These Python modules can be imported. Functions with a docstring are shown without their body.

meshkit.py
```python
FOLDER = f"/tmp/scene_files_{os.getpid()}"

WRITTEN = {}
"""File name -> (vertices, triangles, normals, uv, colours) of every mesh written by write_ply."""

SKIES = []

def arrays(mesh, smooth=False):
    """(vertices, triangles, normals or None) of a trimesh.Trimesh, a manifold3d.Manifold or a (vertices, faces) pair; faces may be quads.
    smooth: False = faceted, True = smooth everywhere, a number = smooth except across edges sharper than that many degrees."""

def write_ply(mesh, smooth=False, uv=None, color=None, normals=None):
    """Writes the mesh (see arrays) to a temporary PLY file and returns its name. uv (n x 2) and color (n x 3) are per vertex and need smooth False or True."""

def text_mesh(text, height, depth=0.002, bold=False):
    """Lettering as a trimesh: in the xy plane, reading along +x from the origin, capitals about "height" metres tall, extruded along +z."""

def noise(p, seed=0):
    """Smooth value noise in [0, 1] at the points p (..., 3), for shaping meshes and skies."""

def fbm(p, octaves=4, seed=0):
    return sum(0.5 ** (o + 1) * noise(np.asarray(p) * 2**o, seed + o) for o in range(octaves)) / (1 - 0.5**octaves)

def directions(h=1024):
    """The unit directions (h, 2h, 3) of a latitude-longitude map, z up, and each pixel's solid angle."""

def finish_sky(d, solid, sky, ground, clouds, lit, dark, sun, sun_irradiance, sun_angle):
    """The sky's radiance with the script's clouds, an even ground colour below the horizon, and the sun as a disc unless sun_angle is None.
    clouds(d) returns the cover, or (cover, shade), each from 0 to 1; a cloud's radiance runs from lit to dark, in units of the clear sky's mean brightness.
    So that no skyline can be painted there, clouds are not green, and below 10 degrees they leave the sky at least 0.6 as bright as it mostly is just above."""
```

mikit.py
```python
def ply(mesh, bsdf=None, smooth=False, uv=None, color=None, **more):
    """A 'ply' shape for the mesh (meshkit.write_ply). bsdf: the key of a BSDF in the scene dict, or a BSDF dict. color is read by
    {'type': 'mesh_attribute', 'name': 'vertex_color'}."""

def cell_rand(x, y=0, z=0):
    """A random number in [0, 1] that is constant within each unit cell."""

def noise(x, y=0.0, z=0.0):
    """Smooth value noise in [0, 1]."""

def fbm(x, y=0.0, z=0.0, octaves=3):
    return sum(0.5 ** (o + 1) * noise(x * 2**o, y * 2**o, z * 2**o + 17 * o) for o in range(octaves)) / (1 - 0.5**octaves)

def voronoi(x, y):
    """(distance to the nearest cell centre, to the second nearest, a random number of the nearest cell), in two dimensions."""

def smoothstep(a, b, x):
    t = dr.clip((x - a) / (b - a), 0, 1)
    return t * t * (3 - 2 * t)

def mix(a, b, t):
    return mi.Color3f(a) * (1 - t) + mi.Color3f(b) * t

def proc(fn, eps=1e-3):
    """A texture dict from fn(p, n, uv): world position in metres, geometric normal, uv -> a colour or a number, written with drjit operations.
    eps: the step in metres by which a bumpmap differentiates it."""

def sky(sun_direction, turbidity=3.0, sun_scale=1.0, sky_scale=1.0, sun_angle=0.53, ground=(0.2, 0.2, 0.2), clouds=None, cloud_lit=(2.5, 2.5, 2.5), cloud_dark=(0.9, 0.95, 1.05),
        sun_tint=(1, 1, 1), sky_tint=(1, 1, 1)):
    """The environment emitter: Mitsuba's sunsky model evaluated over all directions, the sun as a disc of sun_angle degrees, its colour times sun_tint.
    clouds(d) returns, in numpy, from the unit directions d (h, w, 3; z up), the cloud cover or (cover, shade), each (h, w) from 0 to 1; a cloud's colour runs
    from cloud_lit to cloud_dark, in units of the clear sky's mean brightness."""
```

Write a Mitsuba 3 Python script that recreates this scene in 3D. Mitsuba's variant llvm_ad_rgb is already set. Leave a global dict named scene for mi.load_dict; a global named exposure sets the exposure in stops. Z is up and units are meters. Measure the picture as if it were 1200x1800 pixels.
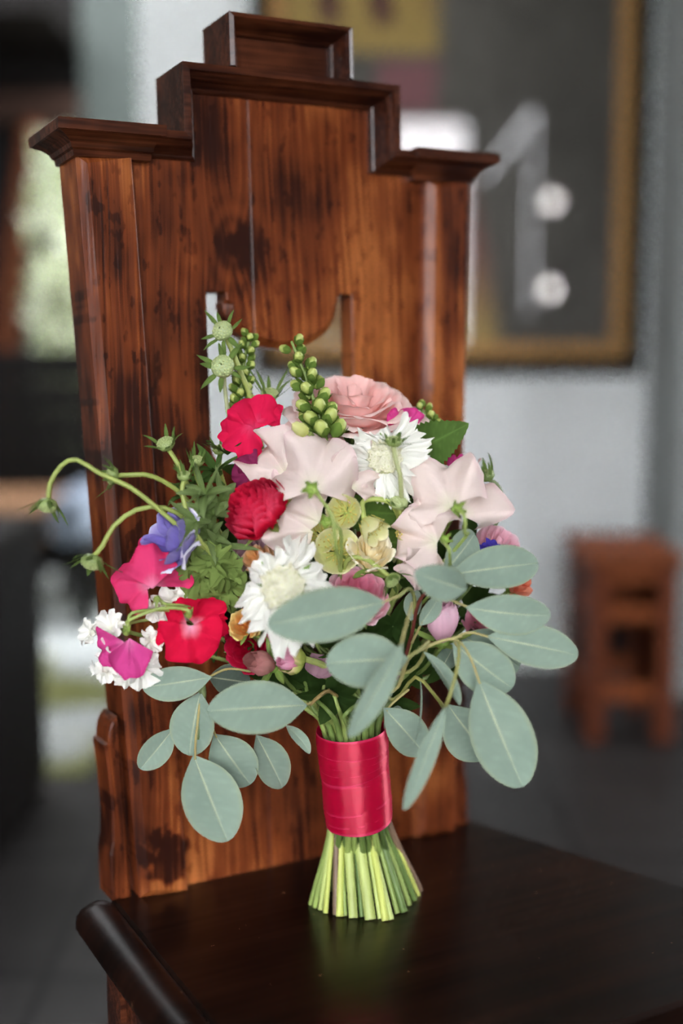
import math
import numpy as np, drjit as dr, mitsuba as mi, trimesh
import mapbox_earcut
import mikit, meshkit
from shapely.geometry import Polygon, box as sbox

# ------------------------------------------------------------------ camera
F = 2200.0                                   # focal length in pixels of the 1200 x 1800 frame
PITCH = math.atan(300 / F)
C = np.array([0, 0, .962])
FW = np.array([0, math.cos(PITCH), -math.sin(PITCH)])
UP = np.array([0, math.sin(PITCH), math.cos(PITCH)])
RT = np.array([1.0, 0, 0])
T = mi.ScalarTransform4f
scene, labels = {}, {}
scene['camera'] = {'type': 'thinlens', 'fov_axis': 'x', 'fov': math.degrees(2 * math.atan(600 / F)),
                   'aperture_radius': .0165, 'focus_distance': 1.075, 'near_clip': .05, 'far_clip': 200.0,
                   'to_world': T().look_at(origin=C.tolist(), target=(C + FW).tolist(), up=[0, 0, 1])}
# ------------------------------------------------------------------ daylight (overcast)
scene['sky'] = mikit.sky((-.3, -.35, .8), turbidity=4, sun_scale=0.0, sky_scale=1.0, ground=(.35, .36, .33),
                         clouds=lambda d: (np.ones(d.shape[:2]), .35 * meshkit.fbm(d * 3.0, 3, 5)),
                         cloud_lit=(2.0, 2.03, 2.1), cloud_dark=(1.2, 1.24, 1.3))
exposure = 5.85
rng = np.random.default_rng(7)

# ------------------------------------------------------------------ helpers
def ray(x, y): return FW + (x - 600) / F * RT - (y - 900) / F * UP
def at(x, y, d): return C + d * ray(x, y)
def onz(x, y, z):
    r = ray(x, y); return C + r * (z - C[2]) / r[2]
def lin(c): c = np.asarray(c, float) / 255; return np.where(c < .04045, c / 12.92, ((c + .055) / 1.055) ** 2.4)
def numbered(k):
    if k not in used: used.add(k); return k
    n = 1
    while f'{k}_{n:03d}' in used: n += 1
    used.add(f'{k}_{n:03d}'); return f'{k}_{n:03d}'
used = set()
def thing(name, label=None, cat=None, group=None, kind=None):
    k = numbered(name); d = {}
    if label: d['label'] = label
    if cat: d['category'] = cat
    if group: d['group'] = group
    if kind: d['kind'] = kind
    if d: labels[k] = d
    return k
def part(parent, name, mesh, bsdf, smooth=True, color=None, label=None, kind=None):
    k = numbered(f'{parent}__{name}')
    scene[k] = mikit.ply(mesh, bsdf, smooth=smooth, color=color)
    if label or kind: labels[k] = {a: b for a, b in (('label', label), ('kind', kind)) if b}
    return k
def solo(name, mesh, bsdf, smooth=False, color=None, **kw):
    k = thing(name, **kw); scene[k] = mikit.ply(mesh, bsdf, smooth=smooth, color=color); return k
def cat(ms):
    vs, fs, cs, o = [], [], [], 0
    for m in ms:
        vs.append(m[0]); fs.append(np.asarray(m[1]) + o); o += len(m[0])
        cs.append(m[2] if len(m) > 2 else np.ones((len(m[0]), 3)))
    return np.vstack(vs), np.vstack(fs), np.vstack(cs)
def gridfaces(nu, nv):
    a = np.arange(nu * nv).reshape(nv, nu)
    q = np.stack([a[:-1, :-1], a[:-1, 1:], a[1:, 1:], a[1:, :-1]], -1).reshape(-1, 4)
    return np.vstack([q[:, [0, 1, 2]], q[:, [0, 2, 3]]])
def frame(f, roll=0.0):
    """3x3 whose columns are local x, y, z; f = facing as (right, up, towards camera)."""
    z = f[0] * RT + f[1] * UP - f[2] * FW; z = z / np.linalg.norm(z)
    u = UP - z * (UP @ z)
    if np.linalg.norm(u) < .05: u = RT - z * (RT @ z)
    u /= np.linalg.norm(u); x = np.cross(u, z)
    a = math.radians(roll); x2 = math.cos(a) * x + math.sin(a) * u; u2 = -math.sin(a) * x + math.cos(a) * u
    return np.stack([x2, u2, z], 1)
def spline(pts, n=24):
    pts = np.asarray(pts, float)
    if len(pts) == 2: return pts[0] + np.linspace(0, 1, n)[:, None] * (pts[1] - pts[0])
    P = np.vstack([2 * pts[0] - pts[1], pts, 2 * pts[-1] - pts[-2]])
    out = []
    m = max(2, n // (len(pts) - 1))
    for i in range(1, len(P) - 2):
        t = np.linspace(0, 1, m, endpoint=False)[:, None]
        p0, p1, p2, p3 = P[i - 1:i + 3]
        out.append(.5 * (2 * p1 + (p2 - p0) * t + (2 * p0 - 5 * p1 + 4 * p2 - p3) * t ** 2 + (3 * p1 - p0 - 3 * p2 + p3) * t ** 3))
    return np.vstack(out + [pts[-1:]])
def tube(pts, r, ns=8, caps=True):
    pts = np.asarray(pts, float); n = len(pts)
    r = np.broadcast_to(np.asarray(r, float), (n,)) if np.ndim(r) == 0 else np.interp(np.linspace(0, 1, n), np.linspace(0, 1, len(r)), r)
    t = np.gradient(pts, axis=0); t /= np.linalg.norm(t, axis=1, keepdims=True) + 1e-12
    a = np.array([0, 0, 1.]) if abs(t[0, 2]) < .8 else np.array([1., 0, 0])
    x = np.cross(a, t[0]); x /= np.linalg.norm(x)
    V = []
    ang = np.linspace(0, 2 * np.pi, ns, endpoint=False)
    for i in range(n):
        x = x - t[i] * (x @ t[i]); x /= np.linalg.norm(x); y = np.cross(t[i], x)
        V.append(pts[i] + r[i] * (np.cos(ang)[:, None] * x + np.sin(ang)[:, None] * y))
    V = np.vstack(V); f = []
    for i in range(n - 1):
        for k in range(ns):
            a0, b0 = i * ns + k, i * ns + (k + 1) % ns
            f += [(a0, b0, b0 + ns), (a0, b0 + ns, a0 + ns)]
    if caps:
        V = np.vstack([V, pts[:1], pts[-1:]]); c0, c1 = n * ns, n * ns + 1
        for k in range(ns):
            f += [(c0, (k + 1) % ns, k), (c1, (n - 1) * ns + k, (n - 1) * ns + (k + 1) % ns)]
    return V, np.array(f)
def tcol(mesh, c0, c1=None, jit=.08, seed=0):
    v = mesh[0]; c0 = lin(c0); c1 = c0 if c1 is None else lin(c1)
    t = meshkit.fbm(v * 90, 3, seed)[:, None]
    return (c0 * (1 - t) + c1 * t) * (1 + jit * (meshkit.noise(v * 600, seed)[:, None] - .5) * 2)
def earcut(poly):
    p = np.asarray(poly, float)
    return np.asarray(mapbox_earcut.triangulate_float64(p, np.array([len(p)], np.uint32))).reshape(-1, 3)
def ccw(p):
    p = np.asarray(p, float); a = np.sum(p[:, 0] * np.roll(p[:, 1], -1) - p[:, 1] * np.roll(p[:, 0], -1))
    return p if a > 0 else p[::-1]
def inset(p, d):
    """mitred inset of a counter-clockwise polygon"""
    e = np.roll(p, -1, 0) - p; e /= np.linalg.norm(e, axis=1, keepdims=True) + 1e-12
    n = np.stack([-e[:, 1], e[:, 0]], 1); n0 = np.roll(n, 1, 0)
    m = n + n0; m /= np.maximum(np.sum(m * n, 1, keepdims=True), .35)
    return p + m * d
def prism(poly, w0, w1, ch=.002, ch0=None):
    """polygon in (u, v) between depths w0 < w1 with chamfered rims"""
    p = ccw(poly); n = len(p); ch0 = ch if ch0 is None else ch0
    rings = [(inset(p, ch0), w0), (p, w0 + ch0), (p, w1 - ch), (inset(p, ch), w1)]
    V = np.vstack([np.c_[q, np.full(n, w)] for q, w in rings]); f = []
    for r in range(3):
        for k in range(n):
            a, b = r * n + k, r * n + (k + 1) % n
            f += [(a, b, b + n), (a, b + n, a + n)]
    t0 = earcut(rings[0][0]); t1 = earcut(rings[3][0])
    f = np.vstack([np.array(f), t0[:, ::-1], t1 + 3 * n])
    return V, f
def fix(mesh):
    m = trimesh.Trimesh(mesh[0], mesh[1], process=False)
    return m.vertices, m.faces
def mould(path, prof, closed_ends=True):
    """sweep a profile (a outward in plane, b proud) along an open mitred path in (u, v); outward = left of travel"""
    p = np.asarray(path, float); e = np.diff(p, axis=0); e /= np.linalg.norm(e, axis=1, keepdims=True)
    nl = np.stack([-e[:, 1], e[:, 0]], 1)
    ms = [nl[0]]
    for i in range(1, len(p) - 1):
        m = nl[i - 1] + nl[i]; m /= np.sum(m * nl[i]); ms.append(m)
    ms.append(nl[-1])
    prof = np.asarray(prof, float); k = len(prof)
    V = np.vstack([np.c_[p[i] + prof[:, :1] * ms[i], prof[:, 1]] for i in range(len(p))]); f = []
    for i in range(len(p) - 1):
        for j in range(k):
            a, b = i * k + j, i * k + (j + 1) % k
            f += [(a, b, b + k), (a, b + k, a + k)]
    t = earcut(prof)
    f = np.vstack([np.array(f), t[:, ::-1], t + (len(p) - 1) * k])
    return V, f
def solid(mesh):
    m = trimesh.Trimesh(mesh[0], mesh[1], process=False)
    if m.volume < 0: m.invert()
    return np.array(m.vertices), np.array(m.faces)
def boxm(x0, x1, y0, y1, z0, z1, ch=.004):
    m = prism([(x0, y0), (x1, y0), (x1, y1), (x0, y1)], z0, z1, ch); return m
def xbox(cx, cy, cz, sx, sy, sz, ch=.003, R=None):
    v, f = boxm(-sx / 2, sx / 2, -sy / 2, sy / 2, -sz / 2, sz / 2, ch)
    if R is not None: v = v @ R.T
    return v + np.array([cx, cy, cz]), f
def rotz(a): c, s = math.cos(a), math.sin(a); return np.array([[c, -s, 0], [s, c, 0], [0, 0, 1.]])

# ------------------------------------------------------------------ chair frame: X along the back, V up the (leaning) back, N out of its face
SEAT = .45
A0, B0 = onz(250, 1583, SEAT), onz(800, 1462, SEAT)
YAW = math.atan2((B0 - A0)[1], (B0 - A0)[0]); M0 = (A0 + B0) / 2
CX = np.array([math.cos(YAW), math.sin(YAW), 0]); CY = np.array([-CX[1], CX[0], 0]); REC = .051
CV = np.array([0, 0, 1.]) * math.cos(REC) + CY * math.sin(REC); CN = np.cross(CX, CV)
def back(mesh): return mesh[0][:, :1] * CX + mesh[0][:, 1:2] * CV + mesh[0][:, 2:] * CN + M0, mesh[1]
def flat(mesh): return mesh[0][:, :1] * CX + mesh[0][:, 1:2] * CY + (mesh[0][:, 2:]) * np.array([0, 0, 1.]) + M0 * [1, 1, 0], mesh[1]
def uv_at(x, y, w=0.0):
    o = M0 + CN * w; r = ray(x, y); q = C + r * (((o - C) @ CN) / (r @ CN)) - o
    return q @ CX, q @ CV

# ------------------------------------------------------------------ materials
def two(b): return {'type': 'twosided', 'bsdf': b}
VC = {'type': 'mesh_attribute', 'name': 'vertex_color'}
def dot3(p, o, a): return (p.x - float(o[0])) * float(a[0]) + (p.y - float(o[1])) * float(a[1]) + (p.z - float(o[2])) * float(a[2])
KN = uv_at(412, 385); KN2 = uv_at(418, 425); ST = uv_at(295, 1515)
def wood_fn(p, n, uv):
    u, v, w = dot3(p, M0, CX), dot3(p, M0, CV), dot3(p, M0, CN)
    wob = mikit.fbm(u * 9, v * 4, 3.0) - .5
    k = dr.sqrt(dr.square((u - KN2[0]) * 1.0) + dr.square((v - KN2[1]) * .62)) / .015
    pull = dr.exp(-dr.square(k) * .35)
    uu = u + wob * .02 + pull * .012 * dr.select(u > KN2[0], 1.0, -1.0)
    board = mikit.cell_rand(dr.select(u < -.14, 1.0, dr.select(u < -.0365, 2.0, dr.select(u < .04, 3.0, dr.select(u < .135, 4.0, 5.0)))))
    grain = mikit.fbm(uu * 420, v * 9, w * 80)
    streak = mikit.fbm(uu * 75, v * 2.6, w * 30 + 4)
    mott = mikit.fbm(u * 26 + 7, v * 17, w * 20)
    big = mikit.fbm(u * 9 + 3, v * 6, 1.0)
    t = .37 + .55 * (grain - .5) + .34 * (streak - .5) + .85 * (mott - .5) + .75 * (big - .5) + .12 * (board - .5)
    ringk = .5 + .5 * dr.sin(k * 7.5 + 3 * wob)
    t = t - pull * (.02 + .20 * ringk) - .35 * dr.exp(-dr.square(k) * 3)
    # fine dark pores and flecks, a stain low on the left stile
    fleck = mikit.smoothstep(.63, .74, mikit.fbm(u * 150, v * 62, 9.0))
    t = t - .15 * fleck
    sd = dr.sqrt(dr.square((u - ST[0]) / .024) + dr.square((v - ST[1]) / .030)) + (mikit.fbm(u * 70, v * 50, 2.0) - .5) * 1.6
    t = t - .5 * (1 - mikit.smoothstep(.55, 1.0, sd))
    t = dr.clip(t, 0, 1)
    c = mikit.mix((.022, .0050, .0026), (.145, .032, .0095), mikit.smoothstep(0.0, .5, t))
    return mikit.mix(c, (.45, .148, .042), mikit.smoothstep(.38, 1.0, t))
def dark_fn(p, n, uv):
    u, v, w = dot3(p, M0, CX), dot3(p, M0, CV), dot3(p, M0, CN)
    g = mikit.fbm(u * 14, v * 260, w * 260); m = mikit.fbm(u * 22, v * 22, w * 22)
    t = dr.clip(.2 + .9 * (g - .5) + .9 * (m - .5), 0, 1)
    return mikit.mix((.020, .0055, .0032), (.155, .042, .016), t)
def seat_fn(p, n, uv):
    u, y = dot3(p, M0, CX), dot3(p, M0, CY)
    g = mikit.fbm(u * 6, y * 180, 2.0); m = mikit.fbm(u * 9, y * 14, 5.0)
    chip = mikit.smoothstep(.885, .91, mikit.fbm(u * 120, y * 170, 8.0))
    c = mikit.mix((.0045, .0022, .0016), (.021, .0072, .0042), dr.clip(.3 + .9 * (g - .5) + 1.1 * (m - .5), 0, 1))
    return mikit.mix(c, (.16, .07, .03), chip)
def wood_bump(p, n, uv):
    u, v, w = dot3(p, M0, CX), dot3(p, M0, CV), dot3(p, M0, CN)
    return mikit.fbm(u * 330, v * 12, w * 200, 2) + .8 * mikit.fbm(u * 60, v * 40, w * 60, 2)
def bump(b, fn, s, eps=4e-4): return {'type': 'bumpmap', 'arbitrary': mikit.proc(fn, eps), 'scale': s, 'bsdf': b}
scene['chair_wood'] = two(bump({'type': 'principled', 'base_color': mikit.proc(wood_fn), 'roughness': .29, 'specular': .42, 'clearcoat': .0, 'clearcoat_gloss': .85}, wood_bump, .00025))
scene['chair_dark'] = two(bump({'type': 'principled', 'base_color': mikit.proc(dark_fn), 'roughness': .28, 'specular': .42, 'clearcoat': .0, 'clearcoat_gloss': .85}, wood_bump, .0002))
scene['seat_wood'] = two({'type': 'principled', 'base_color': mikit.proc(seat_fn), 'roughness': .26, 'specular': .26})
scene['seat_rim'] = two({'type': 'principled', 'base_color': mikit.proc(seat_fn), 'roughness': .36, 'specular': .12})
scene['petal'] = {'type': 'principledthin', 'base_color': VC, 'roughness': .55, 'diff_trans': .28, 'eta': 1.3, 'spec_trans': 0.0, 'sheen': .2}
scene['leaf'] = {'type': 'principledthin', 'base_color': VC, 'roughness': .42, 'diff_trans': .35, 'eta': 1.35, 'spec_trans': 0.0}
scene['waxy_leaf'] = {'type': 'principledthin', 'base_color': VC, 'roughness': .55, 'diff_trans': .25, 'eta': 1.35, 'spec_trans': 0.0, 'sheen': .3}
scene['plant'] = two({'type': 'principled', 'base_color': VC, 'roughness': .42, 'specular': .4})
scene['satin'] = two({'type': 'principled', 'base_color': VC, 'roughness': .50, 'specular': .98, 'metallic': .35, 'anisotropic': .98})
scene['paint'] = two({'type': 'principled', 'base_color': VC, 'roughness': .6, 'specular': .12})
scene['polish'] = two({'type': 'principled', 'base_color': VC, 'roughness': .33, 'specular': .45})
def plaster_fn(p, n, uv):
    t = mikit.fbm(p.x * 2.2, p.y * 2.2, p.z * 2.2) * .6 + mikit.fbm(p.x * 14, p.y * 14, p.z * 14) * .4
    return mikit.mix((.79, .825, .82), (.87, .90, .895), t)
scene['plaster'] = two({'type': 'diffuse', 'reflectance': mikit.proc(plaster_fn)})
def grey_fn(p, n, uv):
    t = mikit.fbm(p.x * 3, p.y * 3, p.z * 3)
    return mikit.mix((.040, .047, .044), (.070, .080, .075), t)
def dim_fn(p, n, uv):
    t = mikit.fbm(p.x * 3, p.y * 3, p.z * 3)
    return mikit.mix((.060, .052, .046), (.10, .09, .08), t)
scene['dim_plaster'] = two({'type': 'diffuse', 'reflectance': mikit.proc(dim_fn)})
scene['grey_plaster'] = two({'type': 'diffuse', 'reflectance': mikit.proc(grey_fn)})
def floor_fn(p, n, uv):
    gx, gy = dr.abs(p.x / .45 - dr.round(p.x / .45)), dr.abs(p.y / .45 - dr.round(p.y / .45))
    j = mikit.smoothstep(.012, .022, dr.minimum(gx, gy))
    t = mikit.fbm(p.x * 5, p.y * 5, 1.0) * .6 + .4 * mikit.cell_rand(dr.round(p.x / .45 + .5), dr.round(p.y / .45 + .5))
    return mikit.mix((.012, .011, .011), mikit.mix((.016, .0145, .014), (.040, .037, .036), t), j)
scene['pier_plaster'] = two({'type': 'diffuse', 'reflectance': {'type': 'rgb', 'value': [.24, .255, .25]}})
scene['floor_stone'] = two({'type': 'principled', 'base_color': mikit.proc(floor_fn), 'roughness': .45, 'specular': .16})
def ground_fn(p, n, uv):
    t = mikit.fbm(p.x * 3 + 4, p.y * 3, 2.0); m = mikit.fbm(p.x * 12, p.y * 12, 3.0)
    moss = mikit.smoothstep(.40, .62, t + .22 * (3.55 - p.y))
    return mikit.mix(mikit.mix((.26, .28, .275), (.46, .48, .465), m), mikit.mix((.07, .085, .025), (.20, .20, .085), m), moss)
scene['courtyard_stone'] = two({'type': 'diffuse', 'reflectance': mikit.proc(ground_fn)})
def art_fn(p, n, uv):
    """dim old canvas: a robed figure in ochre and crimson over grey-brown"""
    x, z = p.x + .03 * (mikit.fbm(p.x * 5, p.z * 5, 1.) - .5), p.z + .03 * (mikit.fbm(p.x * 5, p.z * 5, 7.) - .5)
    m = mikit.fbm(p.x * 4, p.z * 3, 5.0); f = mikit.fbm(p.x * 30, p.z * 30, 2.0)
    c = mikit.mix((.060, .056, .048), (.155, .146, .128), dr.clip(m * .8 + .3 * f - .1, 0, 1))
    def reg(x0, x1, z0, z1, s=.02):
        return mikit.smoothstep(x0 - s, x0 + s, x) * (1 - mikit.smoothstep(x1 - s, x1 + s, x)) * mikit.smoothstep(z0 - s, z0 + s, z) * (1 - mikit.smoothstep(z1 - s, z1 + s, z))
    c = mikit.mix(c, (.36, .25, .075), reg(-.40, .265, 1.76, 2.60))
    stripe = mikit.smoothstep(.25, .5, dr.sin((x + .12 * z) * 42)) * reg(-.40, .24, 1.84, 2.60)
    c = mikit.mix(c, (.085, .022, .030), stripe)
    c = mikit.mix(c, (.21, .085, .095), reg(.10, .27, 1.60, 1.74))
    robe = 1 - mikit.smoothstep(-.03, .03, x - (.47 - .18 * (z - .85) ))
    low = robe * reg(-.40, .60, .86, 1.58)
    c = mikit.mix(c, mikit.mix((.22, .10, .08), (.38, .27, .09), mikit.smoothstep(1.35, 1.0, z + .2 * m)), low)
    return c
scene['canvas_paint'] = two({'type': 'principled', 'base_color': mikit.proc(art_fn), 'roughness': .6, 'specular': .3})
scene['glass'] = {'type': 'thindielectric', 'int_ior': 1.5, 'ext_ior': 1.0}
scene['bulb_glow'] = {'type': 'diffuse', 'reflectance': {'type': 'rgb', 'value': [.8, .8, .8]}}

def cbox(parent, name, c, x0, x1, y0, y1, z0, z1, ch=.004, bsdf='paint', label=None):
    m = boxm(x0, x1, y0, y1, z0, z1, ch); col = np.tile(lin(c), (len(m[0]), 1)) * (1 + .25 * (meshkit.fbm(m[0] * 5, 2, 3)[:, None] - .5))
    return part(parent, name, m, bsdf, False, col, label)

# ------------------------------------------------------------------ the room
def wall_poly(poly, holes, plane, t, axis):
    """wall from a polygon with holes in (horizontal, z), extruded t along axis ('x' or 'y') from plane"""
    m = trimesh.creation.extrude_polygon(Polygon(poly, holes), t, engine='earcut')
    v = np.array(m.vertices)
    v = np.c_[v[:, 0], plane + v[:, 2], v[:, 1]] if axis == 'y' else np.c_[plane + v[:, 2], v[:, 0], v[:, 1]]
    return solid((v, m.faces))
def rect(x0, x1, z0, z1): return [(x0, z0), (x1, z0), (x1, z1), (x0, z1)]
HC = 2.75
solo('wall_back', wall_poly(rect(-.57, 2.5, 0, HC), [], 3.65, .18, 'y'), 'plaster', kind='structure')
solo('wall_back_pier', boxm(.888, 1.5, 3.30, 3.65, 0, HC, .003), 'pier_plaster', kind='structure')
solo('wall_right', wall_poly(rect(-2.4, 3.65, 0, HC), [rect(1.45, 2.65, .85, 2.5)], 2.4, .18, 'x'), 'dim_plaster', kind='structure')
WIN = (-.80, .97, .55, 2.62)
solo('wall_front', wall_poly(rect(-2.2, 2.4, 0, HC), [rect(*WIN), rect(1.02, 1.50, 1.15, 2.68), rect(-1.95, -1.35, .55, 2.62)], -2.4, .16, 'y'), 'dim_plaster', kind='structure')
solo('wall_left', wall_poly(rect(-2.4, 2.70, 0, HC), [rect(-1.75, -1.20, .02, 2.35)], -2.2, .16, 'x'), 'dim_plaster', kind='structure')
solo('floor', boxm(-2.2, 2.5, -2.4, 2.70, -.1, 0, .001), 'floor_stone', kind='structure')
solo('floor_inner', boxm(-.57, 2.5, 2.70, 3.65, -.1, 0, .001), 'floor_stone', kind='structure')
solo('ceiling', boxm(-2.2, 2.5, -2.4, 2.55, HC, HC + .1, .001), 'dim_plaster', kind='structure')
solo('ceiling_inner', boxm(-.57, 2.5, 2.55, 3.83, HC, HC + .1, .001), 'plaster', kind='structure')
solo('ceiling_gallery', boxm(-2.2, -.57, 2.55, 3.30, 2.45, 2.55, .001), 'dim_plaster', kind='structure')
solo('wall_courtyard_left', boxm(-2.36, -2.2, 2.70, 7.6, -.004, 3.0, .001), 'dim_plaster', kind='structure')
solo('courtyard_ground', boxm(-2.2, -.57, 2.70, 9, -.1, -.004, .001), 'courtyard_stone', kind='structure')
wcol = (205, 200, 190)
def window(name, x0, x1, z0, z1, y, nx, nz, fr=.05):
    k = thing(name, kind='structure')
    for a, b, c_, d_ in ((x0, x0 + fr, z0, z1), (x1 - fr, x1, z0, z1), (x0, x1, z0, z0 + fr), (x0, x1, z1 - fr, z1)):
        cbox(k, 'frame', wcol, a, b, y, y + .05, c_, d_)
    for i in range(1, nx): cbox(k, 'glazing_bar', wcol, x0 + (x1 - x0) * i / nx - .014, x0 + (x1 - x0) * i / nx + .014, y + .01, y + .04, z0, z1)
    for i in range(1, nz): cbox(k, 'glazing_bar', wcol, x0, x1, y + .012, y + .038, z0 + (z1 - z0) * i / nz - .014, z0 + (z1 - z0) * i / nz + .014)
window('window_1', *WIN, -2.36, 2, 1)
window('window_2', 1.02, 1.50, 1.15, 2.68, -2.36, 1, 1, .03)
window('window_4', -1.95, -1.35, .55, 2.62, -2.36, 1, 1)
k = thing('curtain', 'dark curtain drawn half aside, mirrored with its window in the glass of the painting', 'curtain')
def pleat(poly, nm):
    m = prism(poly, 0, .02, .002); v = np.c_[m[0][:, 0], -2.22 + m[0][:, 2], m[0][:, 1]]; m = solid((v, m[1]))
    part(k, nm, m, 'paint', False, np.tile(lin((40, 32, 30)), (len(v), 1)))
pleat([(.98, 1.10), (1.392, 1.10), (1.392, 2.57), (.98, 2.055)], 'drape'); pleat([(.98, 2.10), (1.40, 2.64), (1.40, 2.70), (.98, 2.70)], 'valance'); pleat([(1.412, 1.10), (1.53, 1.10), (1.53, 2.70), (1.412, 2.70)], 'drape')

k = thing('window_3', kind='structure')
for a, b, c_, d_ in ((1.45, 1.5, .85, 2.5), (2.6, 2.65, .85, 2.5), (2.02, 2.08, .85, 2.5), (1.45, 2.65, .85, .90), (1.45, 2.65, 2.45, 2.5)): cbox(k, 'frame', wcol, 2.44, 2.49, a, b, c_, d_)

# courtyard seen past the left of the chair
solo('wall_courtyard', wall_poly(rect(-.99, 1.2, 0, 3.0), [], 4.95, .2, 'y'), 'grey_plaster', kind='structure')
k = thing('wall_gallery', kind='structure')
cbox(k, 'lintel_beam', (48, 33, 27), -2.2, -.99, 4.93, 5.10, 1.79, 1.90)
cbox(k, 'transom_panel', (10, 7, 6), -2.2, -.99, 5.0, 5.06, 1.90, 3.0)
cbox(k, 'corridor_wall', (20, 17, 14), -2.2, .5, 7.5, 7.6, 0, 3.0)
cbox(k, 'corridor_roof', (20, 16, 14), -2.2, .5, 5.06, 7.6, 2.5, 2.6)
cbox(k, 'eave_board', (10, 7, 6), -2.2, -.99, 4.40, 5.0, 2.06, 2.14)
cbox(k, 'shutter', (9, 7, 6), -2.2, -1.20, 4.97, 5.03, .0, 1.79)

# ------------------------------------------------------------------ framed painting on the back wall
pt = thing('framed_painting', 'large dark glazed painting in a black and gold frame behind the chair', 'painting')
PX0, PX1, PZ0, PZ1 = -.25, .862, .868, 2.5
def frame_ring(x0, x1, z0, z1, wd, y0, y1, col, name, bsdf='paint'):
    prof = [(0, y0), (0, y1 + .004), (-.004, y1), (-wd + .004, y1), (-wd, y1 + .006), (-wd, y0)]
    pth = [(x0, z0), (x0, z1), (x1, z1), (x1, z0)]
    ms = []
    P4 = [np.array(q, float) for q in pth]
    cx, cz = (x0 + x1) / 2, (z0 + z1) / 2
    k_ = len(prof); V = []
    for q in P4:
        s = np.sign(q - np.array([cx, cz]))
        for a, y in prof: V.append((q[0] + s[0] * a, y, q[1] + s[1] * a))
    f = []
    for i in range(4):
        for j in range(k_):
            a, b = i * k_ + j, i * k_ + (j + 1) % k_; a2, b2 = ((i + 1) % 4) * k_ + j, ((i + 1) % 4) * k_ + (j + 1) % k_
            f += [(a, b, b2), (a, b2, a2)]
    m = solid((np.array(V), np.array(f)))
    part(pt, name, m, bsdf, False, np.tile(lin(col), (len(V), 1)), label={'outer_frame': 'black outer frame', 'inner_frame': 'gold inner moulding'}[name])
frame_ring(PX0, PX1, PZ0, PZ1, .046, 3.65, 3.605, (10, 9, 8), 'outer_frame')
frame_ring(PX0 + .047, PX1 - .047, PZ0 + .047, PZ1 - .047, .042, 3.645, 3.612, (168, 128, 80), 'inner_frame')
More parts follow.
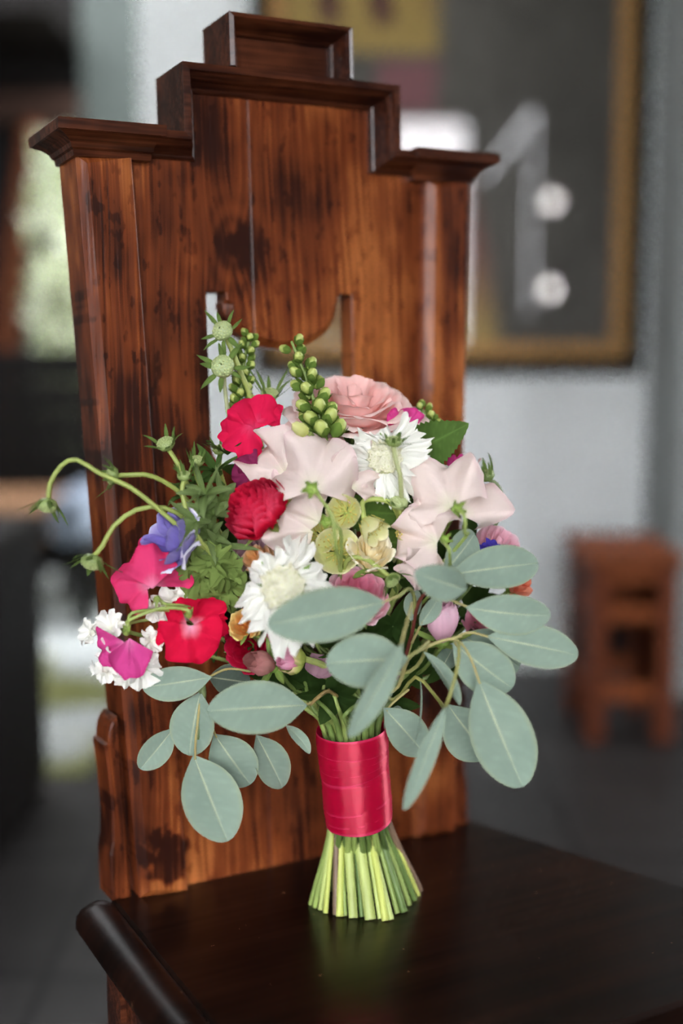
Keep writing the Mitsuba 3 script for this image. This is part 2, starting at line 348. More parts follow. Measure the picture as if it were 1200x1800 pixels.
part(pt, 'canvas', boxm(PX0 + .06, PX1 - .06, 3.630, 3.640, PZ0 + .06, PZ1 - .06, .001), 'canvas_paint', False)
gv = np.array([(PX0 + .08, 3.622, PZ0 + .08), (PX1 - .08, 3.622, PZ0 + .08), (PX1 - .08, 3.622, PZ1 - .08), (PX0 + .08, 3.622, PZ1 - .08)])
part(pt, 'glass_pane', (gv, np.array([(0, 1, 2), (0, 2, 3)])), 'glass', False)

# ------------------------------------------------------------------ small wooden stool by the pier
st = thing('wooden_stool', 'small brown wooden stool with low rungs standing by the grey wall', 'stool')
sx0, sx1, sy0, sy1 = .590, .800, 2.92, 3.22
bc, dk = (122, 64, 34), (98, 50, 30)
cbox(st, 'seat', (112, 60, 34), sx0 - .012, sx1 + .012, sy0 - .012, sy1 + .012, .435, .465)
for i, (x, y) in enumerate(((sx0, sy0), (sx1 - .045, sy0), (sx0, sy1 - .045), (sx1 - .045, sy1 - .045))):
    cbox(st, 'leg', dk, x, x + .045, y, y + .045, 0, .435)
for z0, z1 in ((.39, .435), (.295, .335), (.10, .145)):
    cbox(st, 'rail', bc, sx0 + .045, sx1 - .045, sy0 + .008, sy0 + .035, z0, z1)
    cbox(st, 'rail', bc, sx0 + .045, sx1 - .045, sy1 - .035, sy1 - .008, z0, z1)
    cbox(st, 'rail', dk, sx0 + .008, sx0 + .035, sy0 + .045, sy1 - .045, z0, z1)
    cbox(st, 'rail', dk, sx1 - .035, sx1 - .008, sy0 + .045, sy1 - .045, z0, z1)
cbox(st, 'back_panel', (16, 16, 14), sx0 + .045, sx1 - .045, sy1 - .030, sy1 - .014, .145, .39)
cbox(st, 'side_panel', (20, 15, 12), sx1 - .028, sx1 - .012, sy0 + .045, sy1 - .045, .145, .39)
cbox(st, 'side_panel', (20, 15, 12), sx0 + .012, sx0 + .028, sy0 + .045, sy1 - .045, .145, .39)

# ------------------------------------------------------------------ lamps behind the camera whose bulbs mirror in the painting's glass
lp = thing('floor_lamp', 'black floor lamp whose two round bulbs are mirrored in the glass of the painting', 'lamp')
LX, LY = 1.385, -1.2
part(lp, 'base', tube([(LX + .12, LY, 0), (LX + .12, LY, .02), (LX + .12, LY, .03)], [.14, .14, .03], 24), 'paint', False, np.tile(lin((20, 20, 20)), (74, 1)))
m = tube([(LX + .12, LY, .03), (LX + .12, LY, 1.95)], .011, 8); part(lp, 'pole', m, 'paint', True, np.tile(lin((20, 20, 20)), (len(m[0]), 1)))
for z in (1.875, 1.305):
    m = tube([(LX + .12, LY, z), (LX + .025, LY, z)], .008, 8); part(lp, 'arm', m, 'paint', True, np.tile(lin((20, 20, 20)), (len(m[0]), 1)))
    s = trimesh.creation.icosphere(2, .042); s.apply_translation((LX, LY, z))
    kk = part(lp, 'bulb', s, 'bulb_glow', True); scene[kk]['emitter'] = {'type': 'area', 'radiance': {'type': 'rgb', 'value': [.7, .67, .64]}}

# ------------------------------------------------------------------ courtyard furniture and plants
bn = thing('garden_bench', 'dark slatted bench with a tan seat cushion in the courtyard', 'bench')
by = 4.12
cbox(bn, 'seat_frame', (10, 9, 8), -2.1, -.84, by, by + .5, .20, .29)
for i in range(5):
    cbox(bn, 'back_slat', (10, 9, 8), -2.1, -.84, by + .46, by + .49, .36 + i * .115, .36 + i * .115 + .112)
for x in (-2.08, -.90): cbox(bn, 'leg', (8, 7, 6), x, x + .06, by + .02, by + .08, 0, .20); cbox(bn, 'leg', (8, 7, 6), x, x + .06, by + .42, by + .48, 0, .36)
cbox(bn, 'seat_cushion', (112, 84, 62), -2.08, -.97, by - .01, by + .44, .29, .43, .03, label='tan cushion')
cu = thing('pale_cushion', 'pale blue grey cushion at the right end of the garden bench', 'cushion')
scene[cu] = mikit.ply(boxm(-.965, -.85, by - .02, by + .42, .29, .46, .03), 'paint', color=np.tile(lin((104, 112, 124)), (16, 1)))
ch = thing('wooden_chest', 'black wooden chest on the stone floor left of the chair', 'chest')
cbox(ch, 'body', (14, 11, 10), -1.5, -.635, 2.14, 2.6, .03, .55)
cbox(ch, 'lid', (18, 14, 12), -1.52, -.625, 2.12, 2.62, .55, .60)
cbox(ch, 'plinth', (12, 10, 9), -1.49, -.645, 2.15, 2.59, 0, .03)
for i in range(2): cbox(ch, 'front_panel', (20, 14, 12), -1.46 + i * .42, -1.08 + i * .42, 2.128, 2.142, .10, .48)

def shrub(name, cx, cy, z0, z1, rx, ry, n, size, c0, c1, label, seed):
    r = np.random.default_rng(seed); k = thing(name, label, 'plant')
    V, Fc, Cc = [], [], []
    for i in range(n):
        a = r.uniform(0, 2 * np.pi); q = r.uniform(0, 1) ** .5; zz = r.uniform(0, 1)
        w = .55 + .45 * math.sin(math.pi * min(1, zz * 1.05))
        c_ = np.array([cx + rx * w * q * math.cos(a), cy + ry * w * q * math.sin(a), z0 + (z1 - z0) * zz])
        d = r.normal(size=3); d[2] -= .3; d /= np.linalg.norm(d); s = np.cross(d, r.normal(size=3)); s /= np.linalg.norm(s)
        L, W = size * r.uniform(.7, 1.3), size * r.uniform(.25, .45); nn = np.cross(d, s)
        pts = [c_ - d * L / 2, c_ + s * W / 2 + nn * .1 * L, c_ + d * L / 2, c_ - s * W / 2 + nn * .1 * L]
        o = len(V); V += pts; Fc += [(o, o + 1, o + 2), (o, o + 2, o + 3)]
        t = r.uniform(); Cc += [lin(c0) * (1 - t) + lin(c1) * t] * 4
    part(k, 'leaf', (np.array(V), np.array(Fc)), 'leaf', False, np.array(Cc), kind='stuff')
    for j in range(4):
        a = r.uniform(0, 6.28)
        m = tube(spline([(cx + .03 * math.cos(a), cy + .03 * math.sin(a), 0), (cx + .2 * rx * math.cos(a), cy, z0 + .3 * (z1 - z0)), (cx + .6 * rx * math.cos(a), cy + .5 * ry * math.sin(a), z0 + .85 * (z1 - z0))], 8), [.016, .008], 6)
        part(k, 'stem', m, 'paint', True, np.tile(lin((70, 55, 38)), (len(m[0]), 1)))
shrub('garden_shrub', -1.07, 4.82, .5, 1.72, .13, .07, 620, .10, (182, 192, 146), (236, 240, 222), 'pale green leafy shrub behind the bench, next to the chair edge', 3)
shrub('border_plant', -.85, 4.72, .0, .35, .16, .12, 260, .09, (60, 72, 34), (96, 104, 60), 'low yellow green plant at the courtyard wall', 5)
tp = thing('timber_post', 'slanting orange brown timber post left of the pale shrub', 'post')
m = tube(spline([(-1.42, 4.90, 0), (-1.30, 4.90, .9), (-1.17, 4.90, 1.78)], 10), [.055, .045], 12)
scene[tp] = mikit.ply(m, 'paint', smooth=True, color=np.tile(lin((92, 50, 30)), (len(m[0]), 1)))

# ------------------------------------------------------------------ the chair
chair = thing('wooden_chair', 'carved dark stained wooden chair with a stepped crest, carrying the bouquet on its seat', 'chair')
def prism_var(poly, chs, w0, w1):
    """prism whose front chamfer differs per vertex"""
    p = np.asarray(poly, float); c = np.asarray(chs, float)
    if np.sum(p[:, 0] * np.roll(p[:, 1], -1) - p[:, 1] * np.roll(p[:, 0], -1)) < 0: p, c = p[::-1], c[::-1]
    n = len(p); ins = inset(p, c[:, None])
    rings = [np.c_[p, np.full(n, w0)], np.c_[p, w1 - c], np.c_[ins, np.full(n, w1)]]
    V = np.vstack(rings); f = []
    for r in range(2):
        for k in range(n):
            a, b = r * n + k, r * n + (k + 1) % n
            f += [(a, b, b + n), (a, b + n, a + n)]
    t = earcut(ins)
    return V, np.vstack([np.array(f), earcut(p)[:, ::-1], t + 2 * n])
def mirror(poly): return [(-u, v) for u, v in poly][::-1]
# stiles
stile = [(-.1726, 0), (-.1277, 0), (-.1425, .34), (-.1552, .674), (-.2038, .674), (-.1885, .34)]
for s, pl in ((-1, stile), (1, [(-u, v) for u, v in stile])):
    part(chair, 'stile', back(prism_var(pl, [.008, .001, .001, .001, .008, .008] if s < 0 else [.002, .0075, .0075, .0075, .002, .002], -.058, 0)), 'chair_wood', False)
# wings low on the outer side of each stile
wing = [(-.1790, 0), (-.1970, 0), (-.1972, .043), (-.1960, .049), (-.1945, .056), (-.1938, .075), (-.1940, .094), (-.1955, .120), (-.1980, .1466), (-.1945, .1482), (-.1942, .154),
        (-.1928, .1615), (-.1900, .1680), (-.1866, .1715), (-.1850, .1725)]
wing_root = [(-.1690, .001), (-.1940, .001), (-.1910, .09), (-.1900, .160), (-.1690, .168)]
for pl, rt_ in ((wing, wing_root), (mirror(wing), mirror(wing_root))):
    part(chair, 'wing', back(cat([prism(pl, -.052, -.012, .0018), prism(rt_, -.050, -.026, .001)])[:2]), 'chair_wood', False)
# back boards with the handle opening and its hanging tongue
SEAM = -.0366
OV = [(-.0835, .5585)]
th = np.linspace(math.pi, 2 * math.pi, 25)
tong = [(-.0640, .5585), (-.0635, .552)] + [(-.0045 + .0605 * math.cos(a), .549 + .0430 * math.sin(a)) for a in th] + [(.0545, .552), (.0550, .5585)]
UL, UR = -.0837, .0695
def lower_curve(n=15):  # bottom of the opening, a shallow cup
    a = np.linspace(math.pi, 2 * math.pi, n)
    return [((UL + UR) / 2 + (UR - UL) / 2 * math.cos(t), .415 + .035 * math.sin(t)) for t in a]
opening = Polygon([(UL, .5585)] + tong + [(UR, .5585)] + lower_curve()[::-1])
full = Polygon([(-.160, -.002), (.160, -.002), (.160, .690), (.0925, .690), (.0925, .7385), (-.0925, .7385), (-.0925, .690), (-.160, .690)])
full = full.difference(opening)
tpts = np.array(tong[2:-2])
for x0, x1 in ((-.2, SEAM - .0003), (SEAM + .0003, .2)):
    g = full.intersection(sbox(x0, -.1, x1, 1))
    ms = []
    for q in getattr(g, 'geoms', [g]):
        pp = np.array(q.exterior.coords)[:-1]
        dmin = np.min(np.linalg.norm(pp[:, None] - tpts[None], axis=2), axis=1)
        onseam = np.abs(pp[:, 0] - SEAM) < .001
        ch = np.where((dmin < 1e-6) & ~onseam, .0075, .0012)
        ch = np.where(dmin < 1e-6, np.where(onseam, .0012, .0075), ch)
        ms.append(prism_var(pp, ch, -.036, -.012))
    part(chair, 'back_board', back(cat(ms)[:2]), 'chair_wood', False)
# mitred crest moulding over the stepped top
prof = [(0, -.050), (0, .018), (-.0065, .0185), (-.0075, .0150), (-.0095, .0120), (-.0115, .0080), (-.0130, .0020), (-.0150, -.0030), (-.0165, -.0060), (-.0180, -.0070), (-.0195, -.0090), (-.0200, -.0120), (-.0200, -.050)]
part(chair, 'crest_moulding', back(mould([(-.190, .696), (-.1115, .696), (-.1115, .7565), (.1115, .7565), (.1115, .696), (.190, .696)], prof)), 'chair_dark', False)
# ogee caps over the stiles
def cap(sgn):
    lv = [(.672, 0.0, -.001), (.677, .001, .001), (.6785, .003, .004), (.682, .0045, .0065), (.686, .009, .011), (.6885, .0145, .016), (.6895, .0165, .018), (.690, .0185, .0205), (.6985, .0190, .021), (.6995, .018, .020)]
    V = []
    for v, o, fr in lv:
        a, b, w0, w1 = -.207 - o, -.133 + .2 * o - (.004 if v < .69 else 0), -.058 - o * .9, fr
        q = [(a, v, w0), (b, v, w0), (b, v, w1), (a, v, w1)]
        if sgn > 0: q = [(-x, y, z) for x, y, z in q][::-1]
        V += q
    V = np.array(V); f = []
    for i in range(len(lv) - 1):
        for j in range(4):
            a, b = i * 4 + j, i * 4 + (j + 1) % 4
            f += [(a, b, b + 4), (a, b + 4, a + 4)]
    n = (len(lv) - 1) * 4
    f += [(0, 2, 1), (0, 3, 2), (n, n + 1, n + 2), (n, n + 2, n + 3)]
    return solid((V, np.array(f)))
for s in (-1, 1): part(chair, 'cap', back(cap(s)), 'chair_dark', False)
# small top block with its own little frame
blk = part(chair, 'crest_block', back(prism([(-.0625, .7605), (.0625, .7605), (.0625, .8055), (-.0625, .8055)], -.047, -.010, .0012)), 'chair_dark', False)
prof2 = [(0, -.0495), (0, .013), (-.004, .0145), (-.0052, .0125), (-.0065, .0105), (-.0085, .0060), (-.0105, .0000), (-.0125, -.004), (-.0145, -.006), (-.0150, -.0105), (-.0150, -.0495)]
part(chair, 'crest_block__moulding'.replace('crest_block', blk.split('__')[1]), back(mould([(-.0633, .7590), (-.0633, .8063), (.0633, .8063), (.0633, .7590)], prof2)), 'chair_dark', False)
for u, v in ((-.0395, .7985), (.0545, .7785)):
    m = prism([(u + .0011 * math.cos(a), v + .0011 * math.sin(a)) for a in np.linspace(0, 2 * math.pi, 9)[:-1]], .0035, .0062, .0004)
    part(chair, 'nail', back(m), 'polish', False, np.tile(lin((60, 50, 44)), (len(m[0]), 1)))
# seat: board, rounded edge, rails and legs
def rounded(poly, r, n=6):
    p = Polygon(poly).buffer(-r, join_style=2).buffer(r, quad_segs=n)
    return np.array(p.exterior.coords)[:-1]
seatp = rounded([(-.1972, .030), (-.1972, -.372), (.16, -.372), (.335, -.345), (.2030, .030)], .018)
part(chair, 'seat', flat(prism(seatp, .424, .4500, .0035, .002)), 'seat_wood', False)
pe = [(-.0375, .422), (-.0375, .4470), (-.0350, .4490), (-.0300, .4512), (-.0210, .4520), (-.0120, .4500), (-.0050, .4455), (-.0010, .4390), (0, .433), (-.003, .427), (-.010, .422)]
ed = mould([(-.2335, -.372), (-.2335, -.2), (-.2335, .008), (-.2295, .021), (-.217, .030)], pe)
part(chair, 'seat_edge', flat(ed), 'seat_rim', True)
for x, y, wd in ((-.212, -.012, .038), (.178, -.012, .036), (-.212, -.345, .038), (.270, -.325, .038)):
    part(chair, 'leg', flat(prism([(x, y - wd), (x + wd, y - wd), (x + wd, y), (x, y)], 0, .424, .003)), 'chair_dark', False)
for pl in ([(-.207, -.345), (-.193, -.345), (-.193, -.05), (-.207, -.05)], [(-.174, -.03), (.178, -.03), (.178, -.015), (-.174, -.015)], [(-.174, -.372), (.270, -.358), (.270, -.345), (-.174, -.358)], [(.200, -.05), (.214, -.05), (.300, -.325), (.286, -.325)]):
    part(chair, 'apron', flat(prism(pl, .355, .424, .002)), 'chair_dark', False)
for pl in ([(-.205, -.345), (-.187, -.345), (-.187, -.05), (-.205, -.05)], [(.194, -.05), (.210, -.05), (.290, -.325), (.274, -.325)]):
    part(chair, 'stretcher', flat(prism(pl, .12, .155, .002)), 'chair_dark', False)

# ------------------------------------------------------------------ the bouquet
def P(x, y, d): return at(x, y, d)
HT = [P(617, 1283, 1.105), P(631, 1440, 1.125)]                     # axis of the bound handle
BC = onz(640, 1568, SEAT) + np.array([0, 0, .001])                   # centre of the ring of cut ends
HR = .0275
def hfr():
    a = HT[0] - HT[1]; a /= np.linalg.norm(a)
    x = RT - a * (RT @ a); x /= np.linalg.norm(x); return x, np.cross(x, a), a      # right, away, up
HX, HY, HA = hfr()
# cut ends in view, left to right: (pixel x of the end, pixel x under the ribbon, radius in px, colour, y of the end)
G = dict(pale=(176, 190, 112), mid=(138, 158, 84), dark=(92, 116, 58), lime=(186, 196, 100), brown=(120, 98, 80), deep=(70, 88, 46))
ENDS = [(545, 572, 4, 'mid', 1591), (553, 575, 5, 'mid', 1596), (563, 578, 5, 'pale', 1600), (572, 582, 5, 'lime', 1606), (590, 588, 6, 'brown', 1609), (597, 597, 7, 'lime', 1612), (607, 594, 4, 'mid', 1611),
        (621, 606, 9, 'pale', 1615), (636, 618, 5, 'dark', 1613), (651, 623, 11, 'pale', 1618), (668, 638, 5, 'pale', 1616), (677, 645, 7, 'lime', 1620), (688, 640, 5, 'pale', 1618), (698, 652, 5, 'mid', 1607),
        (710, 656, 7, 'dark', 1604), (719, 664, 5, 'mid', 1592), (728, 670, 6, 'dark', 1583), (735, 677, 4, 'lime', 1575), (738, 684, 6, 'brown', 1566)]
BACKENDS = [(BC + np.array([.036 * q * math.cos(a), .024 * q * math.sin(a) + .006, 0]), HT[1] + .021 * q * (math.cos(a) * HX + math.sin(a) * HY), 6, c)
            for q, a, c in [(.9, .3, 'deep'), (.95, .9, 'mid'), (.95, 1.5, 'dark'), (.95, 2.1, 'mid'), (.9, 2.8, 'dark'), (.6, .2, 'mid'), (.6, 1.1, 'dark'), (.6, 2.0, 'mid'), (.6, 2.9, 'dark'),
                            (.6, 3.6, 'mid'), (.65, 4.2, 'lime'), (.65, 4.9, 'mid'), (.65, 5.5, 'pale'), (.2, 0.5, 'mid'), (.2, 2.5, 'dark'), (.2, 4.5, 'mid'), (.8, 3.3, 'dark'), (.8, 5.9, 'mid')]]
slots = []
for ex, rx, r, c, ey in ENDS:
    e = onz(ex, ey, SEAT) + np.array([0, 0, .0008])
    off = (rx - 630) / F * 1.125
    rr_ = .0282 - r / F * 1.13 * .92; off = max(-rr_ * .97, min(rr_ * .97, off)); fr = -math.sqrt(max(rr_ ** 2 - off ** 2, 1e-6))
    slots.append((e, HT[1] + HX * off + HY * fr, r, c, off, fr))
for e, b, r, c in BACKENDS:
    q = b - HT[1]; slots.append((e, b, r, c, q @ HX, q @ HY))
order = list(range(len(slots))); taken = [0]
def next_slot(pref=None):
    free = [i for i in order]
    i = pref if pref in free else free[0]
    order.remove(i); return i
def stem(parent, head, mid=(), r_head=.0016, col=(140, 160, 80), slot=None, name='stem', label=None):
    """from the flower's base through the ribbon to its own cut end"""
    if not order: i = None
    else: i = next_slot(slot)
    if i is None:
        p = [head, *mid, HT[0] + HX * .004 + HY * .004 + HA * .05, HT[0]]
        m = tube(spline(p, 26), [r_head, .002], 7)
        return part(parent, name, m, 'plant', True, tcol(m, col, tuple(int(.8 * c) for c in col)))
    e, b, r, c, ox, oy = slots[i]
    r = r / F * 1.13 * .92
    top = HT[0] + (HX * ox + HY * oy) * .97
    k = top + HA * .035 + (HX * ox + HY * oy) * .9
    p = [head, *mid, k, top, b, e]
    pts = spline(p, 40)
    n = len(pts); t = np.linspace(0, 1, n)
    cut = 1 - 2.0 / (len(p) - 1)
    rad = np.where(t < cut * .7, r_head, np.where(t < cut, r_head + (min(r, .0030) - r_head) * (t - cut * .7) / (cut * .3), min(r, .003) + (r - min(r, .003)) * np.clip((t - cut) / (.95 / (len(p) - 1)), 0, 1)))
    m = tube(pts, rad, 12); v = m[0]
    t2 = np.clip((proj_y(v) - 1330) / 70, 0, 1)[:, None]
    base = lin(col) * (1 - t2) + lin(G[c]) * t2
    ring = .88 + .24 * meshkit.noise(np.c_[v[:, 0] * 200, v[:, 1] * 200, v[:, 2] * 380], i)[:, None]
    colr = base * ring
    ang = np.arctan2((v - e) @ HY, (v - e) @ HX)
    colr = colr * (.80 + .4 * meshkit.noise(np.c_[v[:, 0] * 900, v[:, 1] * 900, v[:, 2] * 25], i + 3)[:, None])
    if c == 'pale': colr = colr * (1 + .10 * np.sin(v[:, 2:3] * 2 * np.pi / .0042))
    return part(parent, name, m, 'plant', True, np.clip(colr, 0, 1))
def proj_y(v):
    q = v - C; return 900 - F * (q @ UP) / (q @ FW)

def place(parts, key, R, o, s=1.0):
    for nm, (v, f, c), bs, *lab in parts:
        part(key, nm, (np.asarray(v) * s @ R.T + o, f), bs, True, c, *(lab[:1]))

# ---- petal sheets
def sheet(fn, nu, nv):
    u, v = np.meshgrid(np.linspace(-1, 1, nu), np.linspace(0, 1, nv)); u, v = u.ravel(), v.ravel()
    return u, v, fn, gridfaces(nu, nv)
def wav(u, v, seed, fu=2.2, fv=1.6):
    return meshkit.fbm(np.stack([u * fu + seed * 3.1, v * fv + seed * 1.7, np.full_like(u, seed * .77)], -1), 3, seed) - .5
def cup_petal(R, H, o, az, width, cin, cout, cedge, seed, rb=.12, nu=13, nv=11, ruf=.10, curl=.5):
    """petal of a rose-like head: o = 0 tight centre .. 1 wide open; R head radius, H head height; local z = axis"""
    u, v = np.meshgrid(np.linspace(-1, 1, nu), np.linspace(0, 1, nv)); u, v = u.ravel(), v.ravel()
    Rl = R * (.10 + .90 * o)
    r = R * rb + (Rl - R * rb) * np.sin(np.clip(v, 0, 1) * np.pi / 2) ** (.75 + .5 * (1 - o))
    z = H * (1.02 - .62 * o ** 1.4) * v ** (1 + .5 * o)
    e = np.clip((v - .72) / .28, 0, 1) ** 2
    r = r + R * .16 * curl * e * (.25 + o)
    z = z - H * (.05 + .20 * o) * curl * e - H * .13 * u ** 2 * v * (.5 + o)
    wv = wav(u, v, seed)
    r = r + R * ruf * wv * v * 1.6; z = z + H * ruf * wav(u, v, seed + 50) * v * 1.2
    wid = width * np.sin(np.pi * (.16 + .62 * v)) * (1 + .06 * np.sin(seed + 7 * v))
    th = az + u * wid
    r = r - R * .05 * u ** 2 * (1 - o)
    p = np.stack([r * np.cos(th), r * np.sin(th), z], -1)
    a = np.clip(v, 0, 1)[:, None]
    c = lin(cin) * (1 - a) + lin(cout) * a
    ee = (np.clip((v - .8) / .2, 0, 1) ** 1.5)[:, None]; c = c * (1 - ee) + lin(cedge) * ee
    vein = 1 - .10 * np.abs(np.sin(u * 13 + wv * 4))[:, None] * a
    return p, gridfaces(nu, nv), np.clip(c * vein, 0, 1)
def rose(R, H, n, cin, cout, cedge, seed, omax=1.0, width0=.75, ruf=.10, curl=.5, pw=.8, nu=13, nv=11):
    out = []; az = seed * 1.3
    for i in range(n):
        t = (i + .5) / n; o = omax * t ** pw
        az += 2.39996 + .25 * math.sin(seed * 3 + i)
        mixc = lambda a, b: tuple(np.asarray(a) * (1 - t) + np.asarray(b) * t)
        out.append(('petal', cup_petal(R, H, o, az, width0 * (1.5 - .75 * t), cin, mixc(cin, cout), mixc(mixc(cin, cedge), cedge), seed * 40 + i, ruf=ruf, curl=curl, nu=nu, nv=nv), 'petal'))
    return out
def lathe(prof, n=14, col=(120, 150, 70), col2=None, bump_=0, seed=0):
    pr = np.asarray(prof, float); a = np.linspace(0, 2 * np.pi, n, endpoint=False); k = len(pr)
    V = np.stack([np.outer(pr[:, 0], np.cos(a)), np.outer(pr[:, 0], np.sin(a)), np.repeat(pr[:, 1:2], n, 1)], -1).reshape(-1, 3)
    if bump_: V = V * (1 + bump_ * (meshkit.noise(V / max(pr[:, 0].max(), 1e-6) * 5, seed)[:, None] - .5))
    f = []
    for i in range(k - 1):
        for j in range(n):
            p_, q = i * n + j, i * n + (j + 1) % n
            f += [(p_, q, q + n), (p_, q + n, p_ + n)]
    t = np.repeat(np.linspace(0, 1, k), n)[:, None]
    c = lin(col) * (1 - t) + lin(col2 if col2 is not None else col) * t
    return V, np.array(f), np.clip(c, 0, 1)
def lance(L, W, az, elev, droop, seed, c0, c1, nu=5, nv=9, base=0.0, serr=0.0, fold=.25, z0=0.0, tw=0.0):
    """narrow leaf or bract rising from the axis at azimuth az; elev = angle above the plane at the base, bending by droop"""
    u, v = np.meshgrid(np.linspace(-1, 1, nu), np.linspace(0, 1, nv)); 
    el = elev + droop * v[:, 0]
    ds = L / (nv - 1); rr = base + np.concatenate([[0], np.cumsum(np.cos(el[:-1]) * ds)]); zz = z0 + np.concatenate([[0], np.cumsum(np.sin(el[:-1]) * ds)])
    w = W * np.sin(np.pi * np.clip(v ** .72 * .97 + .03, 0, 1)) ** .8 * (1 + serr * (np.arange(nv) % 2)[:, None])
    x = np.repeat(rr[:, None], nu, 1); y = u * w; z = np.repeat(zz[:, None], nu, 1) + fold * np.abs(u) * w
    z = z + tw * u * w * v
    ca, sa = math.cos(az), math.sin(az)
    p = np.stack([x * ca - y * sa, x * sa + y * ca, z], -1).reshape(-1, 3)
    t = v.ravel()[:, None]; c = lin(c0) * (1 - t) + lin(c1) * t
    c = c * (1 + .18 * (np.exp(-(u.ravel()[:, None] / .18) ** 2) - .3))
    return p, gridfaces(nu, nv), np.clip(c, 0, 1)
def calyx(s, seed, n=5, col=(140, 165, 80), out=.5, L=1.0):
    """green cup with pointed teeth, mouth along +z, origin at its foot"""
    ps = [lathe([(.05 * s, 0), (.28 * s, .05 * s), (.42 * s, .3 * s), (.45 * s, .55 * s)], 10, col)]
    for i in range(n):
        ps.append(lance(.75 * s * L, .17 * s, i * 2 * np.pi / n + seed, math.pi / 2 - out * .5, -out, seed + i, col, tuple(int(.85 * c) for c in col), base=.40 * s, z0=.45 * s))
    return cat(ps)

# ---- sweet pea: fan standard, wings, keel
def fan(W, H, seed, c0, c1, cedge, ruf=.12, cup=.25, thm=118, notch=.10, fold=.06, nu=37, nv=17, freq=3.0, vein=.10):
    u, v = np.meshgrid(np.linspace(-1, 1, nu), np.linspace(0, 1, nv)); u, v = u.ravel(), v.ravel()
    th = u * math.radians(thm)
    rho = v * (1 - notch * np.exp(-(u / .16) ** 2) + .05 * np.sin(5 * th + seed) + .08 * (meshkit.noise(np.stack([u * 5 + seed, u * 0, u * 0], -1), seed) - .5))
    x = W / 2 * rho * np.sin(th); y = H * rho * (np.cos(th) * .80 + .20)
    S = (W + H) / 2
    n2 = lambda k, f: meshkit.fbm(np.stack([x / S * f + seed * 3.3, y / S * f + k * 5.1, np.full_like(x, seed * 1.7 + k)], -1), 2, seed + k) - .5
    z = cup * S * rho ** 2 * (.35 + .65 * np.abs(u)) - fold * S * np.exp(-(u / .13) ** 2) * rho * (1 - .4 * rho)
    z = z + ruf * S * (.95 * rho ** 1.6 * np.sin(freq * 1.35 * th + seed * 1.9 + 1.6 * rho) + 1.9 * n2(1, 2.2) * rho ** 1.1 + .7 * n2(2, 7.0) * rho ** 1.5 + .35 * rho ** 4 * np.sin(freq * 3.1 * th + 2 * seed))
    rim = np.clip((rho - .78) / .25, 0, 1) ** 1.5
    z = z - S * rim * ruf * (.5 + .6 * np.sin(freq * 1.1 * th + seed))
    x = x + .35 * ruf * S * rho ** 2.5 * np.sin(freq * 1.9 * th + seed); y = y + .3 * ruf * S * rho ** 2.5 * np.cos(freq * 1.6 * th + 2 * seed)
    a = np.clip(v * 2.6, 0, 1)[:, None]
    c = lin(c0) * (1 - a ** .8) + lin(c1) * a ** .8
    e = (np.clip((v - .86) / .14, 0, 1) ** 1.3)[:, None] * .8; c = c * (1 - e) + lin(cedge) * e
    c = c * (1 - .5 * vein * (np.abs(np.sin(th * 11)) ** 3)[:, None] * (1 - v[:, None]))
    return np.stack([x, y, z], -1), gridfaces(nu, nv), np.clip(c, 0, 1)
PALE = ((226, 224, 196), (230, 213, 206), (224, 198, 198))
HOT = ((236, 150, 180), (222, 66, 116), (212, 40, 92))
RED = ((240, 176, 200), (214, 26, 64), (205, 18, 58))
PURP = ((228, 130, 180), (205, 72, 140), (186, 44, 116))

def petal_at(key, name, mesh, o, facing, roll, label=None):
    R = frame(facing, roll); part(key, name, (mesh[0] @ R.T + o, mesh[1]), 'petal', True, mesh[2], label)
px = lambda n, d=1.04: n / F * d

def sweet_pea(label, col, petals, cal=None, group=None, stem_pts=(), d=1.03, slot=None, scol=(150, 168, 92)):
    """petals: (x, y, W px, H px, facing, roll, seed, dd, ruffle, cup); calyx: (x, y, size px, facing, dd)"""
    k = thing('sweet_pea', label, 'flower', group)
    for x, y, W, H, fc, roll, seed, dd, ruf, cp, *more in petals:
        thm = more[0] if more else 118
        petal_at(k, 'petal', fan(px(W, d), px(H, d), seed, *col, ruf=ruf, cup=cp, thm=thm), P(x, y, d + dd), fc, roll)
    if cal:
        x, y, s, fc, dd = cal; R = frame(fc, 20); m = calyx(px(s, d), 3); o = P(x, y, d + dd)
        part(k, 'calyx', (m[0] @ R.T + o, m[1]), 'plant', True, m[2], 'green star shaped calyx')
        stem(k, o, [P(*q) for q in stem_pts], .0014, scol, slot)
    else: stem(k, P(petals[0][0], petals[0][1], d + .01), [P(*q) for q in stem_pts], .0014, scol, slot)
    return k
# SP1 large blush blossom, seen from behind
sweet_pea('large blush white sweet pea seen from behind, right below the green bud spike', PALE,
          [(548, 862, 150, 125, (-.15, .25, 1), 3, 1, .000, .20, -.20), (505, 836, 120, 105, (-.45, .2, .85), 48, 2, .030, .23, .15, 80), (598, 850, 90, 100, (.5, .25, .8), -38, 3, .014, .23, .20, 95),
           (618, 858, 62, 60, (.5, .1, .9), -75, 4, .010, .22, .2, 85)],
          (549, 858, 24, (-.1, -.1, 1), -.022), None, [(566, 880, 1.0), (584, 910, .995), (590, 960, 1.005), (596, 1020, 1.06)], 1.025, 7)
sweet_pea('blush white sweet pea just below the large blush one, right of the red ranunculus', PALE,
          [(562, 918, 128, 120, (-.15, .3, .9), 62, 5, .012, .20, .05, 90), (550, 935, 110, 85, (-.1, -.2, 1), 108, 6, .006, .22, .15, 75)],
          (572, 918, 20, (.1, .1, 1), -.02), None, [(592, 925, 1.005), (600, 970, 1.03)], 1.028, 8)
